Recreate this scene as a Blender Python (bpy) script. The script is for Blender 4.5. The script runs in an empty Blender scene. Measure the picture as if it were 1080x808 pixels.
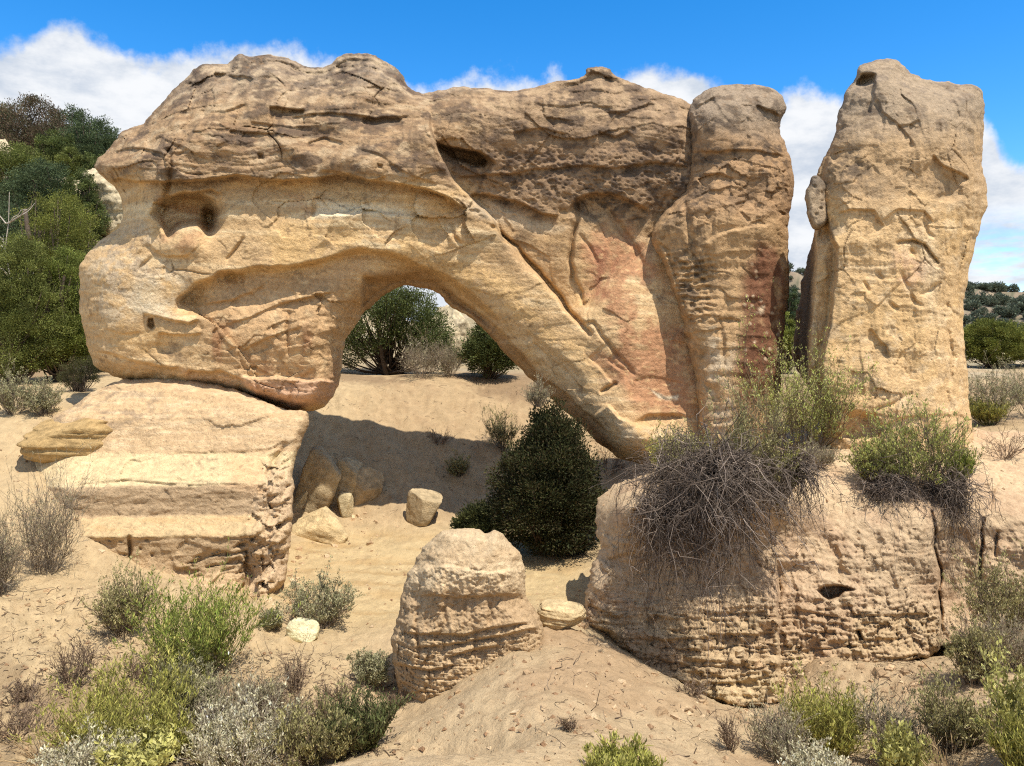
SUN_E, SUN_A, SUN_S, SKY_S, CL, SKY_SAT, SKY_V, SKY_H, EXPO = 66, 42, 4.4, .11, 6.3, 1.42, 1.7, .5, .50
SAT_K, ALB_K, GRD_K = .90, 1.15, .77
import bpy, math, random
import numpy as np
SC = bpy.context.scene
COLL = SC.collection
RNG = np.random.default_rng(11)
random.seed(5)
F, CX, VH = 785.0, 540.0, 365.0          # focal length in photo pixels, principal column, horizon row

def P(u, v, Y):
    return np.array([(u - CX) / F * Y, Y, (VH - v) / F * Y])

# ---------------------------------------------------------------- noise
_perm = np.random.default_rng(3).permutation(1024)
_perm = np.concatenate([_perm, _perm, _perm]).astype(np.int64)
_g = np.random.default_rng(4).normal(size=(1024, 3)); _g /= np.linalg.norm(_g, axis=1)[:, None]
_g = _g.astype(np.float32)

def perlin(x, y, z):
    x, y, z = np.broadcast_arrays(np.asarray(x, np.float32), np.asarray(y, np.float32), np.asarray(z, np.float32))
    xi = np.floor(x).astype(np.int64); yi = np.floor(y).astype(np.int64); zi = np.floor(z).astype(np.int64)
    xf = x - xi; yf = y - yi; zf = z - zi
    xi &= 1023; yi &= 1023; zi &= 1023
    w = lambda t: t * t * t * (t * (t * 6 - 15) + 10)
    wx, wy, wz = w(xf), w(yf), w(zf)
    def cor(a, b, c):
        h = _perm[_perm[_perm[(xi + a) & 1023] + ((yi + b) & 1023)] + ((zi + c) & 1023)]
        g = _g[h]
        return g[..., 0] * (xf - a) + g[..., 1] * (yf - b) + g[..., 2] * (zf - c)
    l = lambda a, b, t: a + (b - a) * t
    x00 = l(cor(0, 0, 0), cor(1, 0, 0), wx); x10 = l(cor(0, 1, 0), cor(1, 1, 0), wx)
    x01 = l(cor(0, 0, 1), cor(1, 0, 1), wx); x11 = l(cor(0, 1, 1), cor(1, 1, 1), wx)
    return l(l(x00, x10, wy), l(x01, x11, wy), wz) * 1.5

def fbm(x, y, z, o=4, gain=0.5, lac=2.03):
    s = 0; a = 1.0; f = 1.0
    for i in range(o):
        s = s + a * perlin(x * f + 13.7 * i, y * f + 7.1 * i, z * f + 3.3 * i)
        a *= gain; f *= lac
    return s

def ridged(x, y, z, o=4, gain=0.5):
    s = 0; a = 1.0; f = 1.0
    for i in range(o):
        s = s + a * (1 - 2 * np.abs(perlin(x * f + 5.7 * i, y * f + 2.1 * i, z * f + 9.3 * i)))
        a *= gain; f *= 2.1
    return s

def worley(x, y, seed=0):
    """2-D cells: F1, F2, and two random numbers + offset vector of the nearest cell"""
    xi = np.floor(x).astype(np.int64); yi = np.floor(y).astype(np.int64)
    f1 = np.full(x.shape, 9.0, np.float32); f2 = f1.copy()
    r1 = np.zeros_like(f1); r2 = np.zeros_like(f1); dx1 = np.zeros_like(f1); dy1 = np.zeros_like(f1)
    for a in (-1, 0, 1):
        for b in (-1, 0, 1):
            h = _perm[_perm[(xi + a + seed) & 1023] + ((yi + b) & 1023)]
            px = (_g[h, 0] * 0.45 + 0.5); py = (_g[h, 1] * 0.45 + 0.5)
            dx = xi + a + px - x; dy = yi + b + py - y
            d = np.sqrt(dx * dx + dy * dy).astype(np.float32)
            near = d < f1
            f2 = np.where(near, f1, np.minimum(f2, d))
            f1 = np.where(near, d, f1)
            h2 = _perm[h + 77]
            r1 = np.where(near, _g[h2, 0], r1); r2 = np.where(near, _g[h2, 1], r2)
            dx1 = np.where(near, dx, dx1); dy1 = np.where(near, dy, dy1)
    return f1, f2, r1, r2, dx1, dy1

def sst(a, b, x):
    t = np.clip((x - a) / (b - a), 0, 1)
    return t * t * (3 - 2 * t)

def lin(c):
    c = np.asarray(c, float) / 255.0
    return np.where(c <= 0.04045, c / 12.92, ((c + 0.055) / 1.055) ** 2.4)

# ---------------------------------------------------------------- objects
def link(o, parent=None):
    COLL.objects.link(o)
    if parent is not None: o.parent = parent
    return o

def tag(o, label=None, cat=None, group=None, kind=None):
    if label: o['label'] = label
    if cat: o['category'] = cat
    if group: o['group'] = group
    if kind: o['kind'] = kind
    return o

def empty(name, loc=(0, 0, 0), rz=0.0):
    o = bpy.data.objects.new(name, None); o.location = tuple(float(c) for c in loc); o.rotation_euler = (0, 0, rz)
    o.empty_display_size = 0.2
    return link(o)

def np_mesh(name, verts, faces, mat, cols=None, smooth=True):
    """verts (n,3); faces: list of (m,k) int arrays; cols (n,3) linear"""
    me = bpy.data.meshes.new(name)
    verts = np.ascontiguousarray(verts, np.float32)
    if not isinstance(faces, (list, tuple)): faces = [faces]
    faces = [np.asarray(f, np.int32) for f in faces if len(f)]
    loops = np.concatenate([f.ravel() for f in faces])
    sizes = np.concatenate([np.full(len(f), f.shape[1], np.int32) for f in faces])
    starts = np.concatenate([[0], np.cumsum(sizes)[:-1]]).astype(np.int32)
    me.vertices.add(len(verts)); me.vertices.foreach_set('co', verts.ravel())
    me.loops.add(len(loops)); me.loops.foreach_set('vertex_index', loops)
    me.polygons.add(len(sizes)); me.polygons.foreach_set('loop_start', starts)
    me.polygons.foreach_set('loop_total', sizes)
    me.polygons.foreach_set('use_smooth', np.full(len(sizes), smooth, bool))
    if cols is not None:
        at = me.attributes.new('Col', 'FLOAT_COLOR', 'POINT')
        c4 = np.ones((len(verts), 4), np.float32); c4[:, :3] = cols
        at.data.foreach_set('color', c4.ravel())
    me.update(calc_edges=True)
    me.materials.append(mat)
    return me

def obj(name, me, parent=None):
    return link(bpy.data.objects.new(name, me), parent)

# ---------------------------------------------------------------- materials
def mat_attr(name, rough=0.92, bump=((18, .012), (60, .006)), var=0.25, vscale=9.0, spec=0.15, translucent=0.0, fine=()):
    m = bpy.data.materials.new(name); m.use_nodes = True
    n = m.node_tree.nodes; l = m.node_tree.links
    b = n['Principled BSDF']; b.inputs['Roughness'].default_value = rough
    b.inputs['Specular IOR Level'].default_value = spec
    at = n.new('ShaderNodeAttribute'); at.attribute_name = 'Col'
    tc = n.new('ShaderNodeTexCoord')
    col = at.outputs['Color']
    if var > 0:
        nz = n.new('ShaderNodeTexNoise'); nz.inputs['Scale'].default_value = vscale; nz.inputs['Detail'].default_value = 8
        nz.inputs['Roughness'].default_value = 0.68
        l.new(tc.outputs['Object'], nz.inputs['Vector'])
        mr = n.new('ShaderNodeMapRange'); mr.inputs['From Min'].default_value = .3; mr.inputs['From Max'].default_value = .7
        mr.inputs['To Min'].default_value = 1 - var; mr.inputs['To Max'].default_value = 1 + var
        l.new(nz.outputs['Fac'], mr.inputs['Value'])
        mx = n.new('ShaderNodeVectorMath'); mx.operation = 'SCALE'
        l.new(col, mx.inputs[0]); l.new(mr.outputs['Result'], mx.inputs['Scale'])
        col = mx.outputs['Vector']
        for sc2, lo, hi, k0 in fine:
            n3 = n.new('ShaderNodeTexNoise'); n3.inputs['Scale'].default_value = sc2; n3.inputs['Detail'].default_value = 5; n3.inputs['Roughness'].default_value = .7
            l.new(tc.outputs['Object'], n3.inputs['Vector'])
            m3 = n.new('ShaderNodeMapRange'); m3.inputs['From Min'].default_value = lo; m3.inputs['From Max'].default_value = hi; m3.inputs['To Min'].default_value = k0; m3.inputs['To Max'].default_value = 1.0
            l.new(n3.outputs['Fac'], m3.inputs['Value'])
            x3 = n.new('ShaderNodeVectorMath'); x3.operation = 'SCALE'; l.new(col, x3.inputs[0]); l.new(m3.outputs['Result'], x3.inputs['Scale']); col = x3.outputs['Vector']
    l.new(col, b.inputs['Base Color'])
    prev = None
    for sc, h in bump:
        nz = n.new('ShaderNodeTexNoise'); nz.inputs['Scale'].default_value = sc; nz.inputs['Detail'].default_value = 6
        nz.inputs['Roughness'].default_value = 0.62
        l.new(tc.outputs['Object'], nz.inputs['Vector'])
        bp = n.new('ShaderNodeBump'); bp.inputs['Strength'].default_value = 1.0; bp.inputs['Distance'].default_value = h
        l.new(nz.outputs['Fac'], bp.inputs['Height'])
        if prev: l.new(prev, bp.inputs['Normal'])
        prev = bp.outputs['Normal']
    if prev: l.new(prev, b.inputs['Normal'])
    if translucent > 0:
        tr = n.new('ShaderNodeBsdfTranslucent'); l.new(col, tr.inputs['Color'])
        ms = n.new('ShaderNodeMixShader'); ms.inputs['Fac'].default_value = translucent
        l.new(b.outputs['BSDF'], ms.inputs[1]); l.new(tr.outputs['BSDF'], ms.inputs[2])
        l.new(ms.outputs['Shader'], n['Material Output'].inputs['Surface'])
    return m

# ---------------------------------------------------------------- relief solids
def catmull(poly, k=3):
    p = np.asarray(poly, float); n = len(p); out = []
    for i in range(n):
        p0, p1, p2, p3 = p[i - 1], p[i], p[(i + 1) % n], p[(i + 2) % n]
        for j in range(k):
            t = j / k
            out.append(0.5 * ((2 * p1) + (-p0 + p2) * t + (2 * p0 - 5 * p1 + 4 * p2 - p3) * t * t + (-p0 + 3 * p1 - 3 * p2 + p3) * t ** 3))
    return np.array(out)

def sdf(U, V, poly):
    d = np.full(U.shape, 1e9, np.float32); ins = np.zeros(U.shape, bool)
    n = len(poly)
    for i in range(n):
        ax, ay = poly[i]; bx, by = poly[(i + 1) % n]
        ex, ey = bx - ax, by - ay
        t = np.clip(((U - ax) * ex + (V - ay) * ey) / (ex * ex + ey * ey + 1e-9), 0, 1)
        d = np.minimum(d, (U - ax - t * ex) ** 2 + (V - ay - t * ey) ** 2)
        c = ((ay > V) != (by > V)) & (U < (bx - ax) * (V - ay) / (by - ay + 1e-12) + ax)
        ins ^= c
    d = np.sqrt(d)
    return np.where(ins, d, -d)

def sdf_up(us, vs, poly, q=3):
    cu = np.arange(us[0], us[-1] + q * (us[1] - us[0]), q * (us[1] - us[0])); cv = np.arange(vs[0], vs[-1] + q * (vs[1] - vs[0]), q * (vs[1] - vs[0]))
    A = sdf(*np.meshgrid(cu, cv), poly)
    iu = np.clip((us - cu[0]) / (cu[1] - cu[0]), 0, len(cu) - 1.001); iv = np.clip((vs - cv[0]) / (cv[1] - cv[0]), 0, len(cv) - 1.001)
    i0 = iu.astype(int); j0 = iv.astype(int); fu = (iu - i0)[None, :]; fv = (iv - j0)[:, None]
    return (A[j0][:, i0] * (1 - fu) * (1 - fv) + A[j0][:, i0 + 1] * fu * (1 - fv) + A[j0 + 1][:, i0] * (1 - fu) * fv + A[j0 + 1][:, i0 + 1] * fu * fv).astype(np.float32)

def polymask(U, V, poly, soft=4.0):
    return sst(-soft, soft, sdf(U, V, np.asarray(poly, float)))

class Feat:
    """height-towards-the-viewer accumulator over a pixel grid"""
    def __init__(s, U, V):
        s.U, s.V = U, V; s.H = np.zeros(U.shape, np.float32)
    def line(s, pts):
        """distance, signed side (positive to the right of travel), param along 0..1"""
        U, V = s.U, s.V
        pts = np.asarray(pts, float); best = np.full(U.shape, 1e9, np.float32); sd = np.zeros_like(best); tt = np.zeros_like(best)
        L = np.concatenate([[0], np.cumsum(np.linalg.norm(np.diff(pts, axis=0), axis=1))])
        for i in range(len(pts) - 1):
            ax, ay = pts[i]; ex, ey = pts[i + 1] - pts[i]; l2 = ex * ex + ey * ey + 1e-9
            t = np.clip(((U - ax) * ex + (V - ay) * ey) / l2, 0, 1)
            dd = (U - ax - t * ex) ** 2 + (V - ay - t * ey) ** 2
            n = dd < best
            best = np.where(n, dd, best); sd = np.where(n, (V - ay) * ex - (U - ax) * ey, sd)
            tt = np.where(n, (L[i] + t * (L[i + 1] - L[i])) / L[-1], tt)
        return np.sqrt(best), np.sign(sd), tt
    def crack(s, pts, w=2.0, a=.12):
        d, sd, t = s.line(pts)
        s.H -= a * np.exp(-(d / w) ** 2) * (0.55 + 0.45 * np.sin(np.clip(t, 0, 1) * math.pi))
    def step(s, pts, a=.3, fall=30, side=1, edge=1.6, lip=0.0, lipfall=15, ends=.1):
        """the given side (1 = below a left-to-right line) drops back by a, easing back over fall px"""
        d, sd, t = s.line(pts); q = d * sd * side
        tap = sst(0, ends, t) * sst(0, ends, 1 - t) if ends > 0 else 1
        far = np.exp(-np.maximum(q, 0) / fall)
        # fade beyond the ends of the line
        s.H -= a * sst(-edge, edge, q) * far * tap * (sst(0, 60, s.d) if fall > 100 else 1)
        if lip: s.H += lip * (1 - sst(-edge, edge, q)) * np.exp(-np.maximum(-q, 0) / lipfall) * tap
    def blob(s, cx, cy, rx, ry, a, rot=0, p=2.0):
        c, q = math.cos(math.radians(rot)), math.sin(math.radians(rot))
        x = ((s.U - cx) * c + (s.V - cy) * q) / rx; y = (-(s.U - cx) * q + (s.V - cy) * c) / ry
        s.H += a * np.exp(-(x * x + y * y) ** (p / 2))
    def dome(s, cx, cy, rx, ry, a, rot=0):
        c, q = math.cos(math.radians(rot)), math.sin(math.radians(rot))
        x = ((s.U - cx) * c + (s.V - cy) * q) / rx; y = (-(s.U - cx) * q + (s.V - cy) * c) / ry
        s.H += a * np.sqrt(np.clip(1 - x * x - y * y, 0, 1))
    def hole(s, poly, a, soft=3):
        s.H -= a * sst(-1, soft, sdf(s.U, s.V, np.asarray(poly, float)))

def relief(name, poly, Y0, T, R, height, color, mat, parent=None, Tb=.6, Rb=40, step=1.3, rough=1.6, fade=7, smoothk=3, warp=3.0, loc=None, seed=0.0, tint=(.975, 1.0, .95), deep=None):
    pl = catmull(poly, smoothk) if smoothk > 1 else np.asarray(poly, float)
    u0, v0 = pl.min(0) - 4 * step; u1, v1 = pl.max(0) + 4 * step
    us = np.arange(u0, u1, step); vs = np.arange(v0, v1, step)
    U, V = np.meshgrid(us, vs); U = U.astype(np.float32); V = V.astype(np.float32)
    d = sdf_up(us, vs, pl)
    if rough: d = d + rough * fbm(U / 21 + seed, V / 16, 0.5, 4, .55) * 1.3
    gy, gx = np.gradient(d, step); gl = np.maximum(np.sqrt(gx * gx + gy * gy), .3)
    neg = np.minimum(d, 0); Us = U - neg * gx / gl ** 2; Vs = V - neg * gy / gl ** 2
    dd = np.maximum(d, 0)
    y0 = Y0(Us, Vs) if callable(Y0) else np.full(U.shape, Y0, np.float32)
    Tm = T(Us, Vs) if callable(T) else T
    Rm = R(Us, Vs) if callable(R) else R
    prof = np.sqrt(np.clip(1 - (1 - np.clip(dd / Rm, 0, 1)) ** 2, 0, 1))
    ym = y0 - Tm * prof
    # world position of the un-detailed surface, for noise
    X = (Us - CX) / F * ym; Z = (VH - Vs) / F * ym
    wu = warp * fbm(X * 1.3 + seed, ym * 1.3, Z * 1.3, 3); wv = warp * fbm(X * 1.3 + 40, ym * 1.3, Z * 1.3 + seed, 3)
    ft = Feat(Us + wu, Vs + wv); ft.d = dd
    height(ft, X, ym, Z, Us, Vs, dd)
    yf = ym - np.maximum(ft.H * np.clip(dd / fade, 0, 1), -.85 * Tm * prof if deep is None else -deep * np.clip(dd / 22, 0, 1))
    yb = y0 + Tb * np.sqrt(np.clip(1 - (1 - np.clip(dd / Rb, 0, 1)) ** 2, 0, 1)) * (1 + .25 * fbm(X * .7, 3.3, Z * .7, 3))
    X = (Us - CX) / F * yf; Z = (VH - Vs) / F * yf
    col = color(Us + wu, Vs + wv, X, yf, Z, Us, Vs, ft)
    pos = d > 0
    q = pos[:-1, :-1] | pos[1:, :-1] | pos[:-1, 1:] | pos[1:, 1:]
    idx = np.arange(U.size).reshape(U.shape)
    a, b, c, e = idx[:-1, :-1][q], idx[:-1, 1:][q], idx[1:, 1:][q], idx[1:, :-1][q]
    front = np.stack([a, e, c, b], 1)
    used = np.zeros(U.size, bool); used[front.ravel()] = True
    nf = used.sum(); mp = np.full(U.size, -1); mp[used] = np.arange(nf)
    fv = np.stack([X.ravel()[used], yf.ravel()[used], Z.ravel()[used]], 1)
    fc = np.stack([c_.ravel()[used] for c_ in col], 1)
    posu = pos.ravel()[used]
    nb = posu.sum(); mb = mp.copy()
    bi = np.full(nf, -1); bi[posu] = nf + np.arange(nb)
    bi = np.where(posu, bi, np.arange(nf))
    Xb = (Us - CX) / F * yb; Zb = (VH - Vs) / F * yb
    bv = np.stack([Xb.ravel()[used][posu], yb.ravel()[used][posu], Zb.ravel()[used][posu]], 1)
    ff = mp[front]; fb = bi[ff][:, ::-1]
    lum = (fc @ np.array([.3, .5, .2]))[:, None]; fc = (lum + (fc - lum) * SAT_K) * ALB_K * np.array(tint)
    verts = np.concatenate([fv, bv]); cols = np.concatenate([fc, fc[posu]])
    org = np.zeros(3) if loc is None else np.asarray(loc, float)
    me = np_mesh(name, verts - org, [ff, fb], mat, np.clip(cols, 0.01, .9))
    o = obj(name, me, parent)
    if parent is None: o.location = tuple(org)
    return o

def mixc(c, m, to, amt=1.0):
    """blend a 3-list of arrays towards a colour"""
    m = np.clip(m * amt, 0, 1)
    return [a * (1 - m) + t * m for a, t in zip(c, to)]

def rnd2(a, b, k=0):
    return _g[_perm[_perm[(a + k) & 1023] + (b & 1023)], 0]

def blocks(X, Z, rows, cols, seed=0, warp=.3):
    """courses of crumbling blocks: a random set-back and tilt for each"""
    zz = Z * rows + warp * fbm(X * 1.1, Z * 1.1, seed + .5, 3) + .10 * perlin(X * 7, Z * 7, seed); r = np.floor(zz).astype(np.int64); fr = zz - r
    rr = rnd2(r, r * 0, seed); xx = X * cols * (.75 + .5 * np.abs(rr)) + rr * 9 + .22 * perlin(X * 4, Z * 6, seed + 3) * 1.5; c = np.floor(xx).astype(np.int64); fc = xx - c
    h = rnd2(r, c, seed + 5); e = np.minimum(np.minimum(fc, 1 - fc) / cols * rows * .9, np.minimum(fr, 1 - fr))
    return .5 * h + .45 * rnd2(r, c, seed + 9) * (fr - .5) + .45 * rnd2(r, c, seed + 13) * (fc - .5) + .25 * (fr - .5), e

def facets(X, Z, scale, seed=0, sx=1.0, warp=.25):
    wx = X * scale * sx + warp * fbm(X * scale, Z * scale, seed + .3, 2); wz = Z * scale + warp * fbm(X * scale + 9, Z * scale, seed + 5.3, 2)
    f1, f2, r1, r2, dx, dy = worley(wx, wz, seed)
    return r1 * .5 + (r1 * dx + r2 * dy) * .9, f2 - f1
# ================================================================ rock materials
M_rock = mat_attr('sandstone', .95, ((8, .035), (28, .022), (95, .010)), .22, 10.0, .06, fine=((34, .34, .48, .84), (6, .34, .44, .86)))
M_earth = mat_attr('dry_earth', .97, ((12, .025), (40, .015), (120, .008)), .18, 13.0, .05, fine=((45, .32, .46, .86),))

TAN = lin((196, 158, 112)); CREAM = lin((214, 188, 148)); YEL = lin((204, 162, 106)); BROWN = lin((142, 108, 76))
GREY = lin((146, 128, 110)); DARK = lin((84, 70, 60)); RED = lin((172, 122, 86)); PINK = lin((198, 150, 118)); VARN_SHADE = lin((112, 68, 48))
ORANGE = lin((180, 140, 98)); WHITE = lin((224, 204, 172))

def base3(shape, c): return [np.full(shape, x, np.float32) for x in c]

def chips(X, Z, sc, seed, sx=.7, warp=.18):
    """broken planar faces: every cell its own tilt, with ragged straight-ish borders"""
    f, e = facets(X, Z, sc, seed, sx, warp); return f, e

def rock_noise(ft, X, Y, Z, amp=1.0, strata=.06, fac=.06, seed=0.0, tilt=.06, sx=.7):
    H = ft.H; k = int(seed * 3)
    H += amp * .15 * fbm(X * .5 + seed, Y * .5, Z * .65, 3)
    H += amp * .022 * ridged(X * 1.1 + seed, Y * 1.1, Z * 1.5, 3, .5)
    f, e = chips(X, Z, .9, k + 1, sx); H += fac * (.4 if sx > .95 else 1.1) * f
    m = sst(-.25, .3, perlin(X * .8 + 5, seed, Z * .9))
    f, e2 = chips(X, Z, 2.2, k + 2, sx * .9); H += fac * 1.0 * f * m
    f, e3 = chips(X, Z, 5.5, k + 3, sx * .8); H += fac * .42 * f * sst(-.1, .4, perlin(X * 1.2 + 9, seed, Z * 1.4))
    # fine bedding, cross-bedded in places
    zz = Z + tilt * X + .25 * fbm(X * .4, Y, Z * .5 + seed, 3)
    sm = sst(-.3, .4, perlin(X * .4 + 31, seed, Z * .7))
    H += strata * .45 * sm * fbm(X * .5 + seed, 2.2, zz * 6.5, 4, .65)
    t = zz * 3.3 + .4 * fbm(X * .5, seed, zz, 3); fr = t - np.floor(t)
    H += strata * .35 * (sst(0, .07, fr) - fr) * sst(.05, .4, perlin(X * .5 + 11, seed, zz * 1.1))
    H += amp * .010 * fbm(X * 6, Y * 6, Z * 8, 5, .68)
    if sx > .95: H += .030 * fbm(X * 3.2 + 7, Y, Z * .55, 4, .6) + .02 * ridged(X * 2.2, Y, Z * .4, 3)
    ft.cr = np.maximum(sst(.022, .004, e) * sst(.15, .45, perlin(X * .9 + 3, seed, Z * .9 + 8)), .6 * sst(.032, .006, e2) * sst(.1, .4, perlin(X * 1.3 + 13, seed, Z * 1.3 + 4)) * m); H -= (.03 if sx > .95 else .05) * ft.cr

# ================================================================ natural arch
ARCH = [(84, 300), (84, 280), (97, 262), (112, 250), (127, 238), (131, 224), (127, 206), (117, 194), (104, 184), (99, 173), (112, 159),
        (125, 147), (128, 139), (150, 131), (166, 113), (190, 88), (214, 68), (240, 67), (252, 56), (263, 61), (281, 57), (301, 61), (326, 71),
        (344, 69), (362, 59), (388, 57), (408, 65), (421, 76), (429, 88), (446, 99), (472, 93), (500, 92), (545, 96), (588, 86), (616, 80),
        (619, 72), (640, 71), (650, 79), (676, 90), (702, 99), (722, 107), (736, 116), (745, 150), (760, 300), (760, 420), (760, 500), (730, 520), (706, 500), (690, 492),
        (668, 488), (645, 478), (620, 456), (597, 436), (578, 417), (556, 397), (540, 380), (520, 358), (500, 339), (480, 325), (462, 310),
        (446, 303), (428, 302), (410, 309), (392, 321), (377, 339), (369, 352), (364, 362), (361, 378), (359, 400), (350, 420), (336, 431),
        (312, 434), (290, 429), (262, 420), (232, 414), (200, 409), (165, 405), (135, 401), (110, 392), (96, 378), (90, 352), (84, 325)]

def arch_T(U, V):
    t = .95 + .80 * sst(540, 400, U + .5 * (V - 250))
    return t
def arch_R(U, V):
    return 46 + 26 * sst(200, 90, V) - 30 * sst(360, 405, V) * sst(420, 300, U)
def arch_Y0(U, V):
    return 15.9 - .05 * sst(480, 700, U) + .45 * sst(650, 720, U) * sst(190, 250, V) - .0045 * np.clip(V - 250, 0, 300) * sst(560, 700, U) + .15 * sst(330, 440, V) * sst(420, 300, U)

def arch_h(ft, X, Y, Z, U, V, d):
    rough = .55 + .75 * sst(240, 160, ft.V + .12 * (ft.U - 300))         # the cap is rougher than the washed lower wall
    rock_noise(ft, X, Y, Z, 1.0, .05, .045, 0.0)
    ft.H *= rough + .15
    capl = sst(250, 120, ft.V) * sst(520, 430, ft.U)
    # lean: lower left wall set back under the cap, upper cap slopes back
    ft.H -= .004 * np.clip(150 - ft.V, 0, 100) * sst(100, 200, ft.U)
    # cap overhang along the foot of the left dome
    ft.step([(96, 182), (118, 190), (150, 192), (182, 191), (215, 190), (250, 186), (275, 190), (300, 193), (345, 186), (390, 190), (430, 196), (470, 208), (494, 222)], .34, 52, lip=.10, lipfall=14, ends=.04)
    ft.step([(150, 150), (170, 145), (200, 160), (182, 172)], .08, 16)
    ft.step([(118, 158), (150, 156), (170, 163), (176, 178)], .12, 10, lip=.05)
    ft.crack([(176, 160), (180, 176), (178, 200), (170, 225)], 3.5, .18)
    # ledges on the cap
    ft.step([(282, 113), (300, 115), (322, 115)], .22, 9, lip=.05); ft.step([(262, 128), (300, 131), (330, 133)], .08, 10)
    ft.step([(300, 122), (350, 120), (395, 126), (440, 122)], .10, 16, lip=.03); ft.step([(380, 126), (400, 127), (425, 126)], .14, 9)
    ft.step([(240, 136), (262, 140), (290, 138)], .12, 12); ft.step([(225, 76), (245, 78), (268, 84)], .14, 12, lip=.04)
    ft.step([(310, 91), (340, 91), (360, 90)], .07, 8); ft.step([(352, 69), (380, 67), (400, 72)], .10, 10)
    ft.step([(210, 118), (240, 117), (262, 110)], .07, 18)
    ft.blob(340, 165, 34, 14, .16, 8); ft.blob(395, 175, 36, 17, .20, 12); ft.blob(300, 150, 22, 12, .10); ft.blob(306, 168, 12, 10, -.14); ft.blob(335, 142, 20, 9, -.12, 10)
    ft.step([(322, 150), (340, 146), (362, 152)], .12, 8); ft.step([(338, 178), (360, 185), (390, 190), (410, 186)], .14, 16); ft.step([(376, 156), (402, 165), (430, 184), (462, 196)], .06, 12)
    ft.hole([(270, 163), (276, 163), (277, 169), (271, 170)], .15); ft.hole([(399, 174), (405, 175), (405, 180), (399, 179)], .12)
    ft.blob(262, 60, 22, 6, .08)
    # grooves running down the dome shoulder
    for x in (215, 232, 247): ft.crack([(x, 82), (x - 14, 110), (x - 18, 140)], 4, .05)
    # the dome stands in front of the wall on its right; the diagonal crack
    ft.step([(441, 96), (452, 120), (455, 140), (461, 160), (476, 186), (498, 210), (522, 236), (528, 250), (543, 262), (562, 284), (580, 305), (600, 330), (615, 346)], .62, 150, side=-1, edge=2.2, lip=.05, ends=.10)
    ft.crack([(520, 240), (545, 266), (568, 288), (590, 315), (610, 338), (622, 352)], 2.6, .34)
    ft.crack([(540, 262), (560, 284), (568, 290)], 4, .2)
    ft.crack([(608, 335), (618, 342), (626, 340), (636, 356), (655, 380), (668, 396)], 2.0, .10)
    # dark alcove under the wall's brow
    ft.hole([(459, 153), (475, 155), (500, 160), (516, 170), (512, 178), (494, 176), (474, 168)], .42, 5)
    ft.step([(458, 152), (480, 156), (505, 161), (524, 172)], .3, 22, lip=.06)
    ft.step([(480, 186), (520, 185), (560, 180), (600, 176), (640, 178), (690, 170), (730, 176)], .13, 40, ends=.05)
    ft.step([(488, 205), (515, 206), (545, 212), (565, 222), (590, 228)], .16, 12, lip=.08, lipfall=18, ends=.06)
    # honeycomb weathering band on the wall
    wm = sst(150, 165, ft.V) * sst(240, 215, ft.V) * sst(462, 500, ft.U)
    f1, f2, r1, r2, dx, dy = worley(X * 3.4, Z * 5.2 + .2 * X, 4); ft.H -= wm * .05 * sst(.05, .45, r1) * sst(.42, .2, f1)
    f1, f2, r1, r2, dx, dy = worley(X * 8, Z * 11, 5); ft.H -= wm * .03 * sst(.4, .1, f1)
    # cap ledges on the right wall
    ft.step([(610, 77), (630, 79), (655, 82)], .10, 8); ft.step([(590, 95), (640, 97), (690, 96)], .06, 20); ft.step([(640, 118), (656, 116), (690, 111)], .09, 8); ft.step([(560, 110), (610, 112), (650, 112)], .06, 12)
    ft.step([(540, 140), (570, 137), (600, 142)], .10, 12); ft.step([(630, 138), (650, 143), (665, 135)], .12, 10)
    # the hollow under the brow and the long slanting shadow edge above the red panel
    ft.step([(600, 226), (608, 210), (625, 205), (645, 206), (668, 214), (690, 226)], .22, 40, side=1, edge=3, lip=.06, lipfall=16)
    ft.blob(628, 228, 26, 24, -.20, 30)
    ft.crack([(636, 216), (650, 236), (664, 254), (676, 278), (684, 292)], 4, .14)
    ft.crack([(609, 215), (609, 235), (604, 255), (601, 275), (604, 292), (614, 308), (616, 320)], 2.2, .18)
    ft.step([(611, 235), (604, 255), (601, 275), (604, 295), (614, 312)], .07, 30, side=1)
    ft.crack([(612, 250), (622, 262), (628, 276)], 2, .08)
    # foot of the red panel: recess above the sill
    ft.step([(664, 446), (684, 439), (706, 437), (728, 441)], .20, 14, edge=2.5, ends=.3)
    ft.step([(640, 424), (652, 440), (668, 447), (690, 452)], -.20, 30)
    ft.blob(690, 463, 46, 11, .16, 6)
    ft.step([(690, 414), (700, 420), (712, 421)], .03, 6); ft.step([(668, 402), (690, 398), (720, 402)], .04, 10)
    # slabs on the span
    ft.crack([(560, 355), (580, 372), (600, 390), (614, 405)], 4, .10); ft.step([(562, 358), (585, 380), (604, 398), (620, 418)], .10, 22, side=1)
    ft.step([(620, 376), (640, 395), (652, 410)], .08, 30, side=-1); ft.crack([(636, 412), (644, 408), (650, 405)], 2, .16)
    ft.step([(640, 378), (658, 395), (665, 412), (664, 425)], .07, 20, side=-1)
    ft.step([(448, 302), (470, 305), (500, 325), (530, 352), (560, 385), (590, 412), (625, 440), (650, 465)], .10, 30, side=1, lip=.06, lipfall=20)
    # brow over the left underside: everything below drops back
    ft.step([(182, 330), (186, 316), (205, 300), (232, 290), (262, 286), (300, 284), (330, 277), (365, 268), (392, 265), (410, 266), (424, 272), (448, 284), (478, 298), (505, 316), (530, 345)], .38, 80, side=1, edge=4.0, lip=.05, lipfall=22, ends=.06)
    ft.blob(290, 345, 60, 40, .20); ft.blob(200, 318, 16, 17, -.22, 20)
    ft.step([(226, 288), (240, 285), (262, 291)], .12, 12); ft.hole([(232, 286), (250, 285), (252, 298), (238, 298)], .12, 4)
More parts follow.
